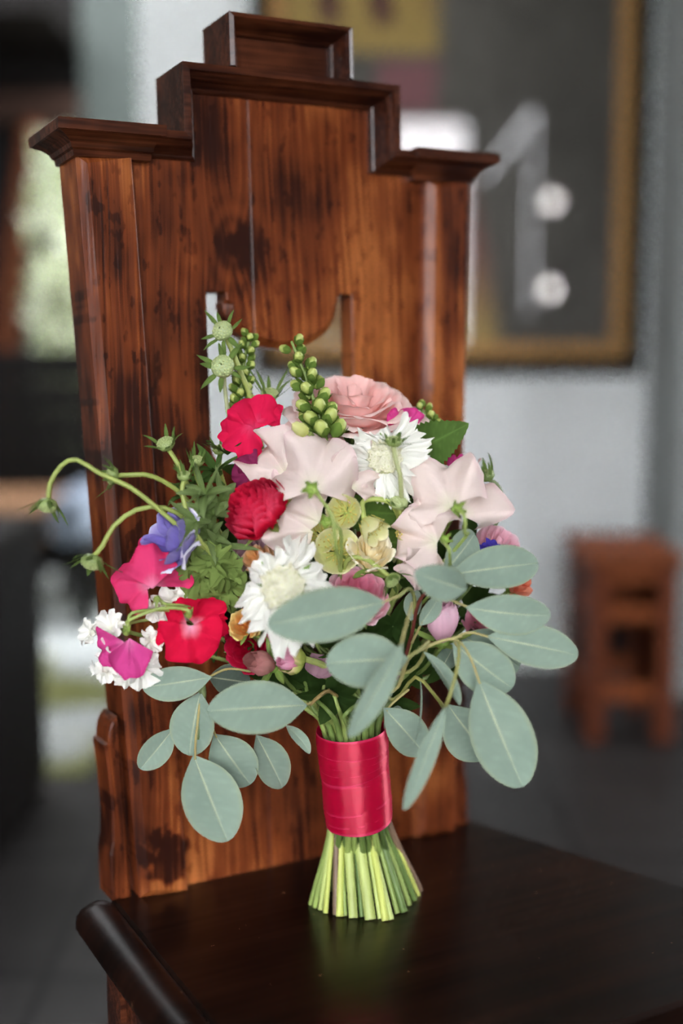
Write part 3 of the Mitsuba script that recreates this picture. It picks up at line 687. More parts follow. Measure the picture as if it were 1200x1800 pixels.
sweet_pea('tall folded blush white sweet pea at the right side above the eucalyptus leaves', PALE,
          [(792, 893, 150, 118, (-.35, .35, .9), 36, 7, .0, .20, -.15, 105), (808, 905, 120, 118, (.55, .2, .8), -48, 8, .012, .21, .1, 88)],
          (800, 896, 22, (.2, .1, 1), -.02), None, [(815, 905, .995), (816, 935, 1.0), (800, 965, 1.03)], 1.03, 9)
sweet_pea('ruffled pale pink sweet pea at the right, left of the grey green leaves', PALE,
          [(768, 955, 110, 95, (-.35, .1, .9), 75, 9, .0, .25, .1), (762, 965, 95, 85, (.0, -.25, 1), 152, 10, .006, .25, .1, 90), (765, 935, 90, 75, (-.2, .5, .8), 20, 11, .006, .22, .1, 90)],
          (778, 950, 18, (.3, .2, 1), -.012), None, [(790, 975, 1.0), (770, 1030, 1.06)], 1.035, 10)
sweet_pea('hot pink sweet pea at the left edge beside the lavender anemone', HOT,
          [(262, 1035, 125, 92, (-.55, .3, .8), 40, 12, .0, .10, .10, 85), (268, 1035, 90, 82, (.15, .2, 1), 8, 13, -.012, .10, -.2, 75), (272, 1030, 100, 75, (.45, .4, .8), -38, 14, .008, .12, .2, 80), (258, 1028, 85, 65, (-.35, -.2, .9), 130, 15, .002, .10, .1, 70)],
          (276, 1048, 16, (.1, -.9, .5), -.006), None, [(292, 1062, 1.03), (340, 1070, 1.05), (420, 1120, 1.10)], 1.035, 0)
sweet_pea('crimson red sweet pea with a pale pink heart, low at the left', RED,
          [(335, 1100, 110, 72, (.1, .0, 1), 185, 16, .0, .13, .1, 120), (340, 1100, 88, 70, (.5, .1, .9), -75, 17, .006, .13, .15, 90), (330, 1102, 100, 58, (-.4, .3, .9), 78, 18, .004, .15, .1, 60), (345, 1100, 90, 60, (.2, .5, .8), -20, 19, .010, .10, .2, 80)],
          (332, 1086, 16, (0, .9, .5), -.006), None, [(330, 1072, 1.02), (280, 1070, 1.03), (222, 1095, 1.03), (300, 1090, 1.08), (430, 1140, 1.10)], 1.03, 1)
sweet_pea('purple pink sweet pea among white florets at the lower left edge', PURP,
          [(228, 1122, 75, 75, (.25, .1, 1), -178, 20, .0, .09, .15, 80), (218, 1128, 85, 62, (-.5, .1, .85), 112, 21, .004, .12, .1, 60)],
          (222, 1116, 15, (.1, .9, .5), -.004), None, [(224, 1098, 1.03), (240, 1075, 1.03), (330, 1080, 1.06), (430, 1140, 1.11)], 1.03, 2)
sweet_pea('bright pink sweet pea standing high at the left of the large blush blossom', ((222, 70, 110), (218, 34, 78), (212, 30, 76)),
          [(445, 755, 95, 72, (-.2, .35, .9), 10, 22, .012, .13, .1, 95), (440, 748, 90, 66, (-.25, -.1, 1), 150, 23, .0, .12, .1, 90), (432, 750, 65, 55, (-.4, .1, .9), 95, 24, .006, .12, .1, 80), (452, 742, 70, 60, (.4, .3, .9), -45, 25, .010, .12, .1, 80)],
          None, None, [(450, 830, 1.09), (520, 1000, 1.13)], 1.065, None)
sweet_pea('small plum coloured sweet pea petals between the red ranunculus and the blush blossom', ((150, 60, 100), (132, 46, 84), (110, 36, 72)),
          [(452, 832, 75, 50, (-.2, .3, .9), 70, 26, .0, .12, .1, 80), (455, 838, 60, 40, (-.2, -.2, .9), 120, 27, .004, .12, .1, 80)], None, None, [(480, 880, 1.1), (540, 1000, 1.14)], 1.062)
sweet_pea('magenta sweet pea bud right of the large pink rose', PURP,
          [(708, 755, 60, 45, (.1, .3, .9), 5, 28, .0, .14, .2, 85), (716, 752, 48, 42, (.4, .2, .9), -30, 29, -.004, .14, .1, 80)], None, None, [(690, 830, 1.13), (640, 1000, 1.15)], 1.10)
sweet_pea('small magenta sweet pea bud at the tip of the green rose leaf', PURP,
          [(806, 832, 40, 36, (.3, .3, .9), 0, 30, .0, .14, .2, 85), (815, 830, 34, 32, (.5, .1, .9), -30, 31, -.004, .14, .1, 80)], None, None, [(800, 900, 1.14), (700, 1050, 1.15)], 1.11)

# ---- roses and ranunculus
def rosehead(name, label, x, y, d, Rpx, Hpx, n, cin, cout, cedge, seed, facing, cat_='rose', omax=1.0, sep=True, mid=None, slot=None, group=None, back_=.0, **kw):
    k = thing(name, label, cat_, group); R = frame(facing, seed * 37); s = F / d
    o = P(x, y, d) - R[:, 2] * Hpx / s * .45
    place(rose(Rpx / s, Hpx / s, n, cin, cout, cedge, seed, omax, **kw), k, R, o)
    if sep:
        ps = [lathe([(.002, -.006), (.10 * Rpx / s + .002, -.004), (.16 * Rpx / s + .002, .0), (.15 * Rpx / s, .004)], 10, (110, 135, 62))]
        for i in range(5): ps.append(lance(Rpx / s * .85, Rpx / s * .13, i * 1.2566 + seed, .1, .5 if omax < .8 else .15, i, (104, 130, 60), (128, 150, 78), base=.1 * Rpx / s, z0=-.001))
        m = cat(ps); part(k, 'calyx', (m[0] @ R.T + o, m[1]), 'plant', True, m[2])
    m_ = mid if mid is not None else [(x * .6 + 600 * .4, y * .5 + 1130 * .5, 1.14)]
    stem(k, o - R[:, 2] * .004, [P(*q) for q in m_], .0018, (112, 134, 70), slot)
    return k
rosehead('garden_rose', 'large open pale pink garden rose at the top of the bouquet', 622, 708, 1.115, 120, 84, 36, (248, 204, 198), (250, 220, 214), (252, 234, 228), 1, (.10, .88, .50), omax=1.0, ruf=.13, curl=.75, pw=.62, mid=[(620, 900, 1.16)])
rosehead('ranunculus', 'crimson red ranunculus with many tight petals at the left of the bouquet', 447, 892, 1.03, 72, 84, 72, (206, 30, 62), (202, 14, 46), (228, 76, 106), 2, (-.60, .58, .55), cat_='ranunculus', omax=.88, ruf=.03, curl=-.2, pw=.55, width0=.55, mid=[(520, 1000, 1.12)])
rosehead('garden_rose', 'ruffled pink garden rose half hidden behind the largest grey green leaf', 628, 1044, 1.05, 66, 60, 36, (226, 130, 158), (244, 204, 213), (250, 222, 226), 3, (.10, .55, .84), omax=.92, ruf=.12, curl=.2, pw=.62, mid=[(622, 1180, 1.12)])
rosehead('spray_rose', 'pale yellow spray rose in the middle of the bouquet', 650, 972, 1.045, 60, 74, 18, (250, 236, 190), (250, 246, 222), (248, 246, 226), 4, (.05, .75, .66), omax=.70, ruf=.10, curl=.7, pw=.7, mid=[(640, 1100, 1.12)])
rosehead('spray_rose', 'small golden yellow spray rose beside the low crimson petals', 430, 1098, 1.045, 36, 50, 18, (236, 170, 88), (238, 212, 132), (236, 218, 150), 5, (-.15, .45, .88), omax=.85, ruf=.10, curl=.5, pw=.7, mid=[(500, 1160, 1.11)])
rosehead('spray_rose', 'peach coloured spray rose behind the left rays of the front white scabiosa', 452, 985, 1.07, 40, 52, 14, (240, 180, 110), (242, 212, 178), (240, 208, 196), 6, (-.4, .5, .77), omax=.8, ruf=.1, curl=.4, mid=[(520, 1080, 1.12)])
rosehead('spray_rose', 'lilac pink rose bud between the grey green leaves at the right', 777, 1098, 1.05, 70, 76, 12, (206, 150, 172), (222, 180, 196), (226, 190, 204), 7, (-.03, .92, .38), omax=.42, ruf=.04, curl=-1.1, pw=.45, width0=1.3, mid=[(740, 1180, 1.1)])
rosehead('spray_rose', 'dusty pink rose bud low at the centre left', 462, 1166, 1.045, 58, 64, 9, (170, 110, 104), (196, 140, 132), (190, 128, 126), 8, (-.55, .25, .8), omax=.40, ruf=.04, curl=-1.0, pw=.45, width0=1.3, mid=[(540, 1220, 1.1)])
rosehead('garden_rose', 'pale pink garden rose at the right edge behind the blush sweet pea', 872, 962, 1.115, 62, 66, 22, (240, 190, 204), (244, 212, 222), (246, 222, 228), 9, (.30, .70, .65), omax=.85, ruf=.08, curl=.2, mid=[(800, 1050, 1.14)])
rosehead('spray_rose', 'salmon orange rose at the right edge under the topmost grey green leaf', 912, 1030, 1.11, 34, 46, 12, (226, 120, 90), (238, 190, 160), (232, 150, 130), 10, (.55, .35, .75), omax=.75, ruf=.08, curl=.3, mid=[(820, 1100, 1.14)])
rosehead('garden_rose', 'soft pink rose mostly hidden behind the leaves at the right', 845, 1092, 1.11, 40, 44, 16, (226, 140, 166), (240, 190, 206), (242, 204, 214), 11, (.2, .5, .85), omax=.85, ruf=.08, curl=.2, mid=[(770, 1180, 1.14)])
rosehead('garden_rose', 'dark crimson rose petals under the small golden rose', 432, 1135, 1.075, 52, 44, 16, (170, 14, 44), (196, 30, 66), (210, 60, 96), 12, (-.25, .1, .95), omax=.95, ruf=.10, curl=.3, mid=[(510, 1200, 1.12)])
rosehead('garden_rose', 'soft lilac pink petals between the red ranunculus and the front white scabiosa', 438, 965, 1.085, 44, 44, 14, (214, 170, 186), (230, 200, 208), (232, 206, 212), 14, (-.4, .3, .85), omax=.95, ruf=.08, curl=.2, mid=[(510, 1080, 1.13)])
# ranunculus bud, green and pink
k = thing('ranunculus_bud', 'closed green and pink ranunculus bud low in the middle, its stem pointing right', 'flower bud')
R = frame((-.75, .05, .65), 10); o = P(517, 1158, 1.05) - R[:, 2] * .010; s = F / 1.05
for nm, m, b in rose(56 / s, 54 / s, 8, (222, 140, 170), (226, 150, 178), (232, 176, 194), 15, omax=.34, width0=1.2, ruf=.04, curl=-1.0, pw=.5): part(k, 'petal', (m[0] @ R.T + o, m[1]), 'petal', True, m[2])
for i in range(5):
    m = cup_petal(62 / s, 46 / s, .42, i * 1.2566, .75, (130, 150, 60), (176, 186, 96), (214, 190, 150), 600 + i, curl=-.8); part(k, 'sepal', (m[0] @ R.T + o, m[1]), 'petal', True, m[2])
stem(k, o, [P(572, 1172, 1.07), P(620, 1215, 1.1)], .0028, (170, 180, 104), 3)
# mauve petal seen under the leaf
k = thing('sweet_pea', 'dusty mauve sweet pea petals low in the middle, right of the ranunculus bud', 'flower')
for x, y, W, H, ro, sd in ((566, 1150, 62, 46, 180, 40), (570, 1152, 50, 40, 150, 41)): petal_at(k, 'petal', fan(px(W), px(H), sd, (150, 110, 124), (164, 128, 140), (150, 112, 126), ruf=.06, thm=90), P(x, y, 1.07), (.0, .1, 1), ro)
stem(k, P(568, 1150, 1.078), [P(590, 1200, 1.09)], .0014, (130, 150, 84))

# ---- scabiosa: ragged white rays round a pincushion
def scabiosa(label, x, y, d, Rpx, n, facing, seed, cush=.40, slot=None, mid=(), spread=(0, 2 * np.pi), tilt=.25):
    k = thing('scabiosa', label, 'flower'); R = frame(facing, seed * 29); s = F / d; Rm = Rpx / s; o = P(x, y, d); r = np.random.default_rng(seed)
    for i in range(n):
        az = spread[0] + (spread[1] - spread[0]) * (i + .5) / n + r.normal() * .08; L = Rm * r.choice([.72, .9, 1.05, 1.2]) * r.uniform(.95, 1.06)
        nu, nv = 13, 13
        u, v = np.meshgrid(np.linspace(-1, 1, nu), np.linspace(0, 1, nv)); u, v = u.ravel(), v.ravel()
        lob = 1 - .10 * np.cos(u * np.pi * 1.5) ** 2 - .22 * np.abs(u) ** 1.5 + .34 * (meshkit.noise(np.stack([u * 5 + i * 3, u * 0, u * 0 + seed], -1), i) - .5)
        rad = .28 * Rm + (L * lob - .28 * Rm) * v + Rm * .05 * v * np.sin(u * 9 + i)
        wd = Rm * (.09 + .34 * v ** .9) * (9 / n) * (1 - .22 * np.clip((v - .8) / .2, 0, 1) ** 2) * r.uniform(.6, 1.25)
        z = Rm * .035 * np.sin(u * 12 + i) + Rm * (.05 + tilt * v - (.2 + .35 * r.uniform()) * v ** 2) + Rm * .10 * v * np.sin(u * 7 + i) + Rm * .50 * v * wav(u, v, seed * 9 + i, 3)
        X, Y = rad, u * wd + Rm * .04 * np.sin(6 * v + i)
        p = np.stack([X * math.cos(az) - Y * math.sin(az), X * math.sin(az) + Y * math.cos(az), z], -1)
        c = np.tile(lin((240, 240, 232)), (len(u), 1)) * (1 - .10 * np.abs(np.sin(u * 9))[:, None] * (1 - v[:, None]))
        part(k, 'ray_floret', (p @ R.T + o, gridfaces(nu, nv)), 'petal', True, np.clip(c, 0, 1))
    fl, pins = [], []
    nf = 48
    for i in range(nf):
        q = math.sqrt((i + .5) / nf); a = i * 2.39996; rr = Rm * cush * q; zz = Rm * (.16 + .16 * (1 - q * q))
        b = lathe([(.2, 0), (.75, .5), (1.0, 1.0), (.75, 1.15), (.35, .8)], 6, (232, 232, 200), (244, 242, 224))
        v = b[0] * Rm * .066; v = v + np.array([rr * math.cos(a), rr * math.sin(a), zz - .02 * Rm]); fl.append((v, b[1], b[2]))
        if i % 2: 
            t0 = np.array([rr * math.cos(a), rr * math.sin(a), zz]); dr_ = np.array([.35 * q * math.cos(a), .35 * q * math.sin(a), 1.]) * Rm * .14 * r.uniform(.8, 1.3)
            tb = tube([t0, t0 + dr_ * .8, t0 + dr_], [Rm * .008, Rm * .010, Rm * .028], 5); pins.append((*tb, np.tile(lin((236, 234, 206)), (len(tb[0]), 1))))
    fl.append(lathe([(cush * Rm, .06 * Rm), (cush * Rm * .98, .14 * Rm), (cush * Rm * .6, .26 * Rm), (.001, .30 * Rm)], 18, (206, 210, 160), (226, 228, 190)))
    m = cat(fl); part(k, 'pincushion', (m[0] @ R.T + o, m[1]), 'petal', True, m[2], kind='stuff')
    m = cat(pins); part(k, 'stamens', (m[0] @ R.T + o, m[1]), 'petal', True, m[2], kind='stuff')
    m = cat([lance(Rm * .55, Rm * .07, i * .785, .1, .2, i, (90, 120, 56), (110, 138, 66), base=.05 * Rm) for i in range(8)])
    part(k, 'bracts', (m[0] @ R.T + o - R[:, 2] * .002, m[1]), 'plant', True, m[2])
    stem(k, o - R[:, 2] * .003, [P(*q) for q in mid], .0017, (150, 168, 92), slot)
scabiosa('largest white scabiosa, front and centre with a cream pincushion', 500, 1034, 1.012, 108, 9, (-.10, .12, 1), 3, .34, 5, [(560, 1140, 1.09)])
scabiosa('white scabiosa facing forward below the large pink rose', 676, 806, 1.05, 80, 10, (-.05, .14, 1), 5, .36, 6, [(650, 950, 1.13)])
scabiosa('white scabiosa partly hidden above the tall folded blush sweet pea', 800, 848, 1.09, 44, 10, (.15, .75, .6), 8, .35, None, [(740, 980, 1.14)])
# ---- clusters of white stock florets
def florets(label, spots, d, group=None, slot=None, mid=(), seed=1):
    k = thing('white_stock', label, 'flower'); r = np.random.default_rng(seed)
    for j, (x, y, s_, fc) in enumerate(spots):
        R = frame(fc, r.uniform(0, 90)); o = P(x, y, d + r.uniform(-.006, .006))
        for i in range(5):
            m = fan(px(s_) * .62, px(s_) * .62, seed * 50 + j * 7 + i, (228, 230, 206), (240, 240, 232), (238, 238, 230), ruf=.22, cup=.1, thm=85, notch=.16, nu=15, nv=8, vein=.04)
            a = i * 1.2566 + j; t = .45
            Rp = np.array([[math.cos(a), -math.sin(a), 0], [math.sin(a), math.cos(a), 0], [0, 0, 1.]]) @ np.array([[1, 0, 0], [0, math.cos(t), -math.sin(t)], [0, math.sin(t), math.cos(t)]])
            part(k, 'petal', (m[0] @ Rp.T @ R.T + o, m[1]), 'petal', True, m[2])
    x, y = spots[0][:2]
    stem(k, P(x, y, d + .012), [P(*q) for q in mid], .0018, (140, 160, 88), slot)
florets('white stock florets at the far left edge around the purple pink sweet pea', [(195, 1105, 62, (-.3, .4, .8)), (160, 1112, 46, (-.7, .2, .7)), (205, 1165, 66, (-.2, -.3, .9)), (252, 1175, 66, (.3, -.3, .9)), (265, 1128, 44, (.6, .2, .8)), (228, 1185, 50, (0, -.6, .8)), (182, 1180, 44, (-.5, -.5, .7))], 1.05, mid=[(260, 1120, 1.09), (430, 1170, 1.12)], slot=4)
florets('white stock florets under the hot pink sweet pea', [(300, 1058, 62, (.1, -.1, 1)), (272, 1072, 44, (-.3, -.4, .8)), (322, 1045, 46, (.4, .2, .9)), (318, 1075, 42, (.3, -.4, .8))], 1.06, mid=[(380, 1120, 1.1)], seed=4)
# ---- lavender anemone, seen from the side
k = thing('anemone', 'lavender blue anemone above the hot pink sweet pea', 'flower')
R = frame((-.72, .42, .55), 15); o = P(328, 962, 1.05)
for nm, m, b in rose(px(72), px(92), 18, (126, 112, 198), (220, 218, 237), (238, 237, 244), 21, omax=.95, width0=.62, ruf=.13, curl=.5, pw=.45):
    part(k, 'petal', (m[0] @ R.T + o, m[1]), 'petal', True, np.clip(m[2] * (.92 + .16 * meshkit.noise(m[0] * 700, 3))[:, None], 0, 1))
m = lathe([(.001, .002), (.007, .003), (.008, .008), (.001, .011)], 12, (30, 24, 60)); part(k, 'centre', (m[0] @ R.T + o, m[1]), 'plant', True, m[2], 'dark blue centre')
stem(k, o - R[:, 2] * .002, [P(330, 945, 1.06), P(400, 1000, 1.1), P(500, 1120, 1.13)], .002, (130, 150, 80))
k = thing('delphinium', 'tiny violet blue delphinium florets in front of the pale pink rose at the right', 'flower')
for j, (x, y) in enumerate(((848, 966), (860, 958), (868, 962))):
    R = frame((.2, .4, .9), j * 40); o = P(x, y, 1.068)
    for i in range(5):
        m = lance(px(15), px(5), i * 1.2566, .3, -.3, i, (60, 48, 140), (74, 62, 160), 5, 6); part(k, 'petal', (m[0] @ R.T + o, m[1]), 'petal', True, m[2])
stem(k, P(858, 968, 1.075), [P(820, 1040, 1.1), P(700, 1150, 1.13)], .0012, (110, 130, 80))
# ---- hellebores
def hellebore(label, x, y, d, Rpx, facing, seed, o=.75, mid=(), slot=None, stub=None):
    k = thing('hellebore', label, 'flower'); R = frame(facing, seed * 31); s = F / d; o_ = P(x, y, d) - R[:, 2] * Rpx / s * .4
    for i in range(5):
        m = cup_petal(Rpx / s, Rpx / s * 1.35, o, i * 1.2566 + .2 * (i % 2), .88, (186, 194, 104), (234, 231, 176), (240, 236, 196), seed * 70 + i, rb=.10, curl=.3, ruf=.07)
        part(k, 'petal', (m[0] @ R.T + o_, m[1]), 'petal', True, m[2])
    r = np.random.default_rng(seed); ms = []
    for i in range(24):
        a, q = i * 2.4, math.sqrt((i + .5) / 24) * .32 * Rpx / s
        b = np.array([q * math.cos(a), q * math.sin(a), .1 * Rpx / s]); e = b + np.array([q * .8 * math.cos(a), q * .8 * math.sin(a), Rpx / s * .55])
        t = tube([b, e * .95 + b * .05, e], [.0003, .0003, .0009], 5); ms.append((*t, np.tile(lin((216, 200, 110)), (len(t[0]), 1))))
    m = cat(ms); part(k, 'stamens', (m[0] @ R.T + o_, m[1]), 'plant', True, m[2], kind='stuff')
    stem(k, o_, [P(*q) for q in mid], .0022, (170, 184, 100), slot)
hellebore('pale green hellebore cup facing forward left of the hanging hellebore', 606, 900, 1.04, 44, (-.15, .05, 1), 1, .62, [(612, 960, 1.09), (620, 1100, 1.13)])
hellebore('pale yellow hellebore bell hanging down to the right in the middle', 650, 924, 1.03, 46, (.55, -.65, .5), 2, .5, [(640, 880, 1.04), (690, 888, 1.05), (700, 960, 1.1), (650, 1120, 1.13)])
hellebore('pale green hellebore half hidden under the lower blush sweet pea', 562, 940, 1.058, 40, (-.1, .2, 1), 3, .8, [(590, 1040, 1.1)])
hellebore('open pale green hellebore with golden stamens above the front white scabiosa', 592, 968, 1.05, 44, (.05, .15, 1), 4, .9, [(600, 1060, 1.11)])
hellebore('small olive yellow hellebore bud beside the ruffled pale pink sweet pea', 706, 942, 1.06, 24, (.2, .4, .8), 5, .5, [(690, 1060, 1.11)])

# ---- scabiosa buds: hairy green knobs with narrow bracts
def bud(label, x, y, d, Rpx, facing, seed, path, nb=9, L=2.2, droop=-.5, elev=.5, slot=None, pale=(158, 174, 112), scol=(168, 182, 96), sr=.0021, group=None, head=1.0):
    k = thing('scabiosa_bud', label, 'flower bud', group); R = frame(facing, seed * 41); s = F / d; r_ = Rpx / s; o = P(x, y, d); r = np.random.default_rng(seed)
    ms = [lathe([(.1 * r_, -.5 * r_), (.7 * r_, -.38 * r_), (1.0 * r_, .05 * r_), (.92 * r_, .4 * r_), (.55 * r_, .68 * r_ * head), (.001, .75 * r_ * head)], 16, (120, 142, 76), pale, .10, seed)]
    for i in range(46):
        q = math.sqrt((i + .5) / 46); a = i * 2.39996; b = lathe([(.5, 0), (1, .5), (.8, 1.0), (.01, 1.2)], 5, (150, 168, 100), (186, 196, 140))
        el = q * 1.25; c_ = np.array([math.sin(el) * math.cos(a), math.sin(el) * math.sin(a), .72 * math.cos(el)]) * r_ * .95
        ms.append((b[0] * r_ * .13 + c_, b[1], b[2]))
    m = cat(ms); part(k, 'head', (m[0] @ R.T + o, m[1]), 'plant', True, m[2])
    for i in range(nb):
        m = lance(r_ * L * r.uniform(.65, 1.2), r_ * .23 * r.uniform(.8, 1.2), i * 2 * np.pi / nb + r.normal() * .15, elev + .2 * r.normal(), droop + .35 * r.normal(), i, (112, 136, 70), (84, 108, 56), 5, 8, base=.75 * r_, z0=-.2 * r_)
        part(k, 'bract', (m[0] @ R.T + o, m[1]), 'leaf', True, m[2])
    stem(k, o - R[:, 2] * .4 * r_, [P(*q) for q in path], sr, scol, slot)
bud('nodding green scabiosa bud farthest out at the left on a long arching stem', 84, 886, 1.02, 19, (-.12, -.96, .25), 1, [(88, 850, 1.02), (108, 818, 1.02), (135, 808, 1.02), (175, 832, 1.02), (228, 856, 1.02), (275, 892, 1.025), (330, 940, 1.035), (400, 1000, 1.06), (500, 1120, 1.11)], 7, 2.4, .3, .6)
bud('nodding green scabiosa bud at the left above the white stock florets', 163, 985, 1.025, 21, (-.25, -.94, .25), 2, [(180, 960, 1.025), (200, 925, 1.025), (240, 896, 1.03), (290, 893, 1.035), (340, 925, 1.05), (430, 1030, 1.09), (520, 1140, 1.12)], 8, 2.2, .3, .6)
bud('green scabiosa bud pointing left across the chair edge', 200, 836, 1.035, 17, (-.97, .05, .25), 3, [(225, 835, 1.035), (270, 838, 1.04), (330, 880, 1.06), (420, 1000, 1.1), (530, 1140, 1.13)], 8, 2.4, .15, .6)
bud('green scabiosa bud with upright bracts, upper one of the left cluster', 292, 782, 1.05, 17, (-.25, .80, .55), 4, [(312, 815, 1.05), (345, 880, 1.06), (430, 1010, 1.1), (530, 1150, 1.13)], 8, 2.0, -.2, .9)
bud('small pale green scabiosa bud on a straight stem between the left cluster and the anemone', 324, 838, 1.035, 13, (-.05, .93, .35), 5, [(320, 862, 1.035), (330, 905, 1.035), (355, 955, 1.04), (410, 1010, 1.07), (520, 1140, 1.12)], 8, 2.6, -.1, 1.1)
bud('green scabiosa bud just right of the upper left cluster bud', 346, 812, 1.06, 14, (.1, .93, .35), 6, [(350, 850, 1.06), (400, 960, 1.09), (520, 1140, 1.13)], 8, 2.4, -.1, 1.1)
bud('dim green scabiosa bud close to the chair below the bright pink sweet pea', 386, 792, 1.09, 13, (-.05, .95, .3), 7, [(390, 840, 1.095), (440, 960, 1.12), (540, 1140, 1.14)], 8, 2.4, -.1, 1.1)
bud('round green scabiosa head, upper of the pair at the top left', 392, 583, 1.095, 19, (-.30, .35, .88), 8, [(405, 610, 1.10), (425, 660, 1.10), (440, 700, 1.105), (480, 860, 1.13), (560, 1100, 1.15)], 8, 2.1, -.3, .3, pale=(176, 190, 140), sr=.0026)
bud('round green scabiosa head, lower of the pair at the top left', 392, 645, 1.085, 21, (-.10, .20, .97), 9, [(396, 690, 1.10), (410, 760, 1.11), (470, 900, 1.13), (560, 1100, 1.15)], 8, 1.7, -.2, .2, pale=(176, 192, 140), sr=.0018, scol=(190, 198, 150))
bud('spiky green scabiosa bud behind the green bud spike', 474, 695, 1.115, 16, (.05, .85, .5), 10, [(478, 740, 1.12), (500, 860, 1.14), (580, 1100, 1.15)], 10, 3.0, -.1, .9, scol=(120, 140, 80))
bud('green scabiosa bud in profile right of the hellebores', 700, 886, 1.045, 17, (.10, .90, .4), 11, [(712, 930, 1.06), (690, 1040, 1.1)], 8, 1.2, -.1, .9, pale=(190, 200, 150))
bud('hairy green scabiosa bud right of the ruffled pink rose, on a curved stem', 688, 1018, 1.03, 16, (.65, -.70, .35), 12, [(665, 998, 1.03), (640, 982, 1.035), (610, 985, 1.04), (600, 1040, 1.08), (610, 1150, 1.12)], 9, 2.0, .1, .5)
bud('dark green scabiosa bud with curling bracts against the grey wall at the right', 855, 838, 1.12, 15, (-.25, .90, .3), 13, [(872, 850, 1.12), (884, 878, 1.12), (872, 920, 1.12), (820, 1010, 1.14), (680, 1140, 1.15)], 6, 2.6, .6, .9, pale=(90, 110, 64), scol=(130, 146, 100), sr=.0017)
bud('dark green scabiosa calyx pointing up, above the forward white scabiosa', 692, 778, 1.028, 15, (.05, .95, .25), 14, [(696, 810, 1.025), (704, 850, 1.03), (700, 960, 1.09), (640, 1130, 1.13)], 10, 1.9, -.1, .7, pale=(150, 168, 100), scol=(188, 196, 136), head=.3)

# ---- bud spikes (foxglove in green bud)
def spike(label, pts, d, n, s0, s1, seed, slot=None, mid=(), open_=True):
    k = thing('bud_spike', label, 'flower spike'); r = np.random.default_rng(seed)
    ax = spline([P(x, y, d) for x, y in pts], 30)
    m = tube(ax, [.0022, .0012], 7); part(k, 'spike_stem', m, 'plant', True, tcol(m, (120, 142, 70)))
    for i in range(n):
        t = (i + .4) / n; q = ax[int(t * (len(ax) - 1))]; tt = ax[-1] - ax[0]; tt /= np.linalg.norm(tt)
        s_ = px(s0 + (s1 - s0) * t, d); a = i * 2.39996 + seed
        side = np.cross(tt, FW); side /= np.linalg.norm(side); dp = np.cross(side, tt)
        out = math.cos(a) * side - math.sin(a) * dp; ax_ = out * .75 + tt * .65; ax_ /= np.linalg.norm(ax_)
        x_ = np.cross(tt, ax_); x_ /= np.linalg.norm(x_); R = np.stack([x_, np.cross(ax_, x_), ax_], 1)
        o = q + out * s_ * .55
        b = lathe([(.05, -.2), (.36, .0), (.52, .40), (.50, .80), (.34, 1.15), (.001, 1.30)], 10, (120, 140, 58), (186, 196, 112))
        part(k, 'bud', (b[0] * s_ * .85 @ R.T + o, b[1]), 'plant', True, b[2])
        ms = [lance(s_ * (1.05 if i < n * .75 else .95), s_ * .40, j * 1.5708 + i, 1.05, .55, j, (84, 110, 48), (112, 138, 62), 5, 6, base=.22 * s_, fold=.3, z0=-.15 * s_) for j in range(4)]
        m = cat(ms); part(k, 'sepals', (m[0] @ R.T + o, m[1]), 'leaf', True, m[2])
    stem(k, ax[0], [P(*q) for q in mid], .0022, (120, 142, 70), slot)
spike('green spike of round buds standing in front of the pink rose', [(572, 770), (560, 730), (540, 670), (512, 600)], 1.06, 27, 30, 17, 3, None, [(580, 850, 1.10), (610, 1050, 1.14)])
spike('soft green bud spike behind the pair of round scabiosa heads', [(424, 720), (424, 680), (430, 630), (442, 585)], 1.115, 30, 17, 13, 6, None, [(450, 820, 1.13), (560, 1080, 1.16)])
spike('short green bud spike behind the magenta bud beside the chair stile', [(760, 760), (750, 735), (735, 712)], 1.13, 12, 18, 12, 9, None, [(720, 880, 1.15), (640, 1080, 1.16)])
# single cream bud at the foot of the spike
k = thing('hellebore_bud', 'single pale yellow bud at the foot of the green bud spike', 'flower bud')
R = frame((-.75, .45, .4), 0); b = lathe([(.02, -.6), (.5, -.3), (.6, .3), (.45, .9), (.001, 1.25)], 12, (176, 184, 84), (226, 224, 160)); o = P(532, 757, 1.035)
part(k, 'bud', (b[0] * px(20) @ R.T + o, b[1]), 'petal', True, b[2]); stem(k, o - R[:, 2] * .006, [P(552, 775, 1.05), P(580, 900, 1.12)], .0016, (150, 168, 90))

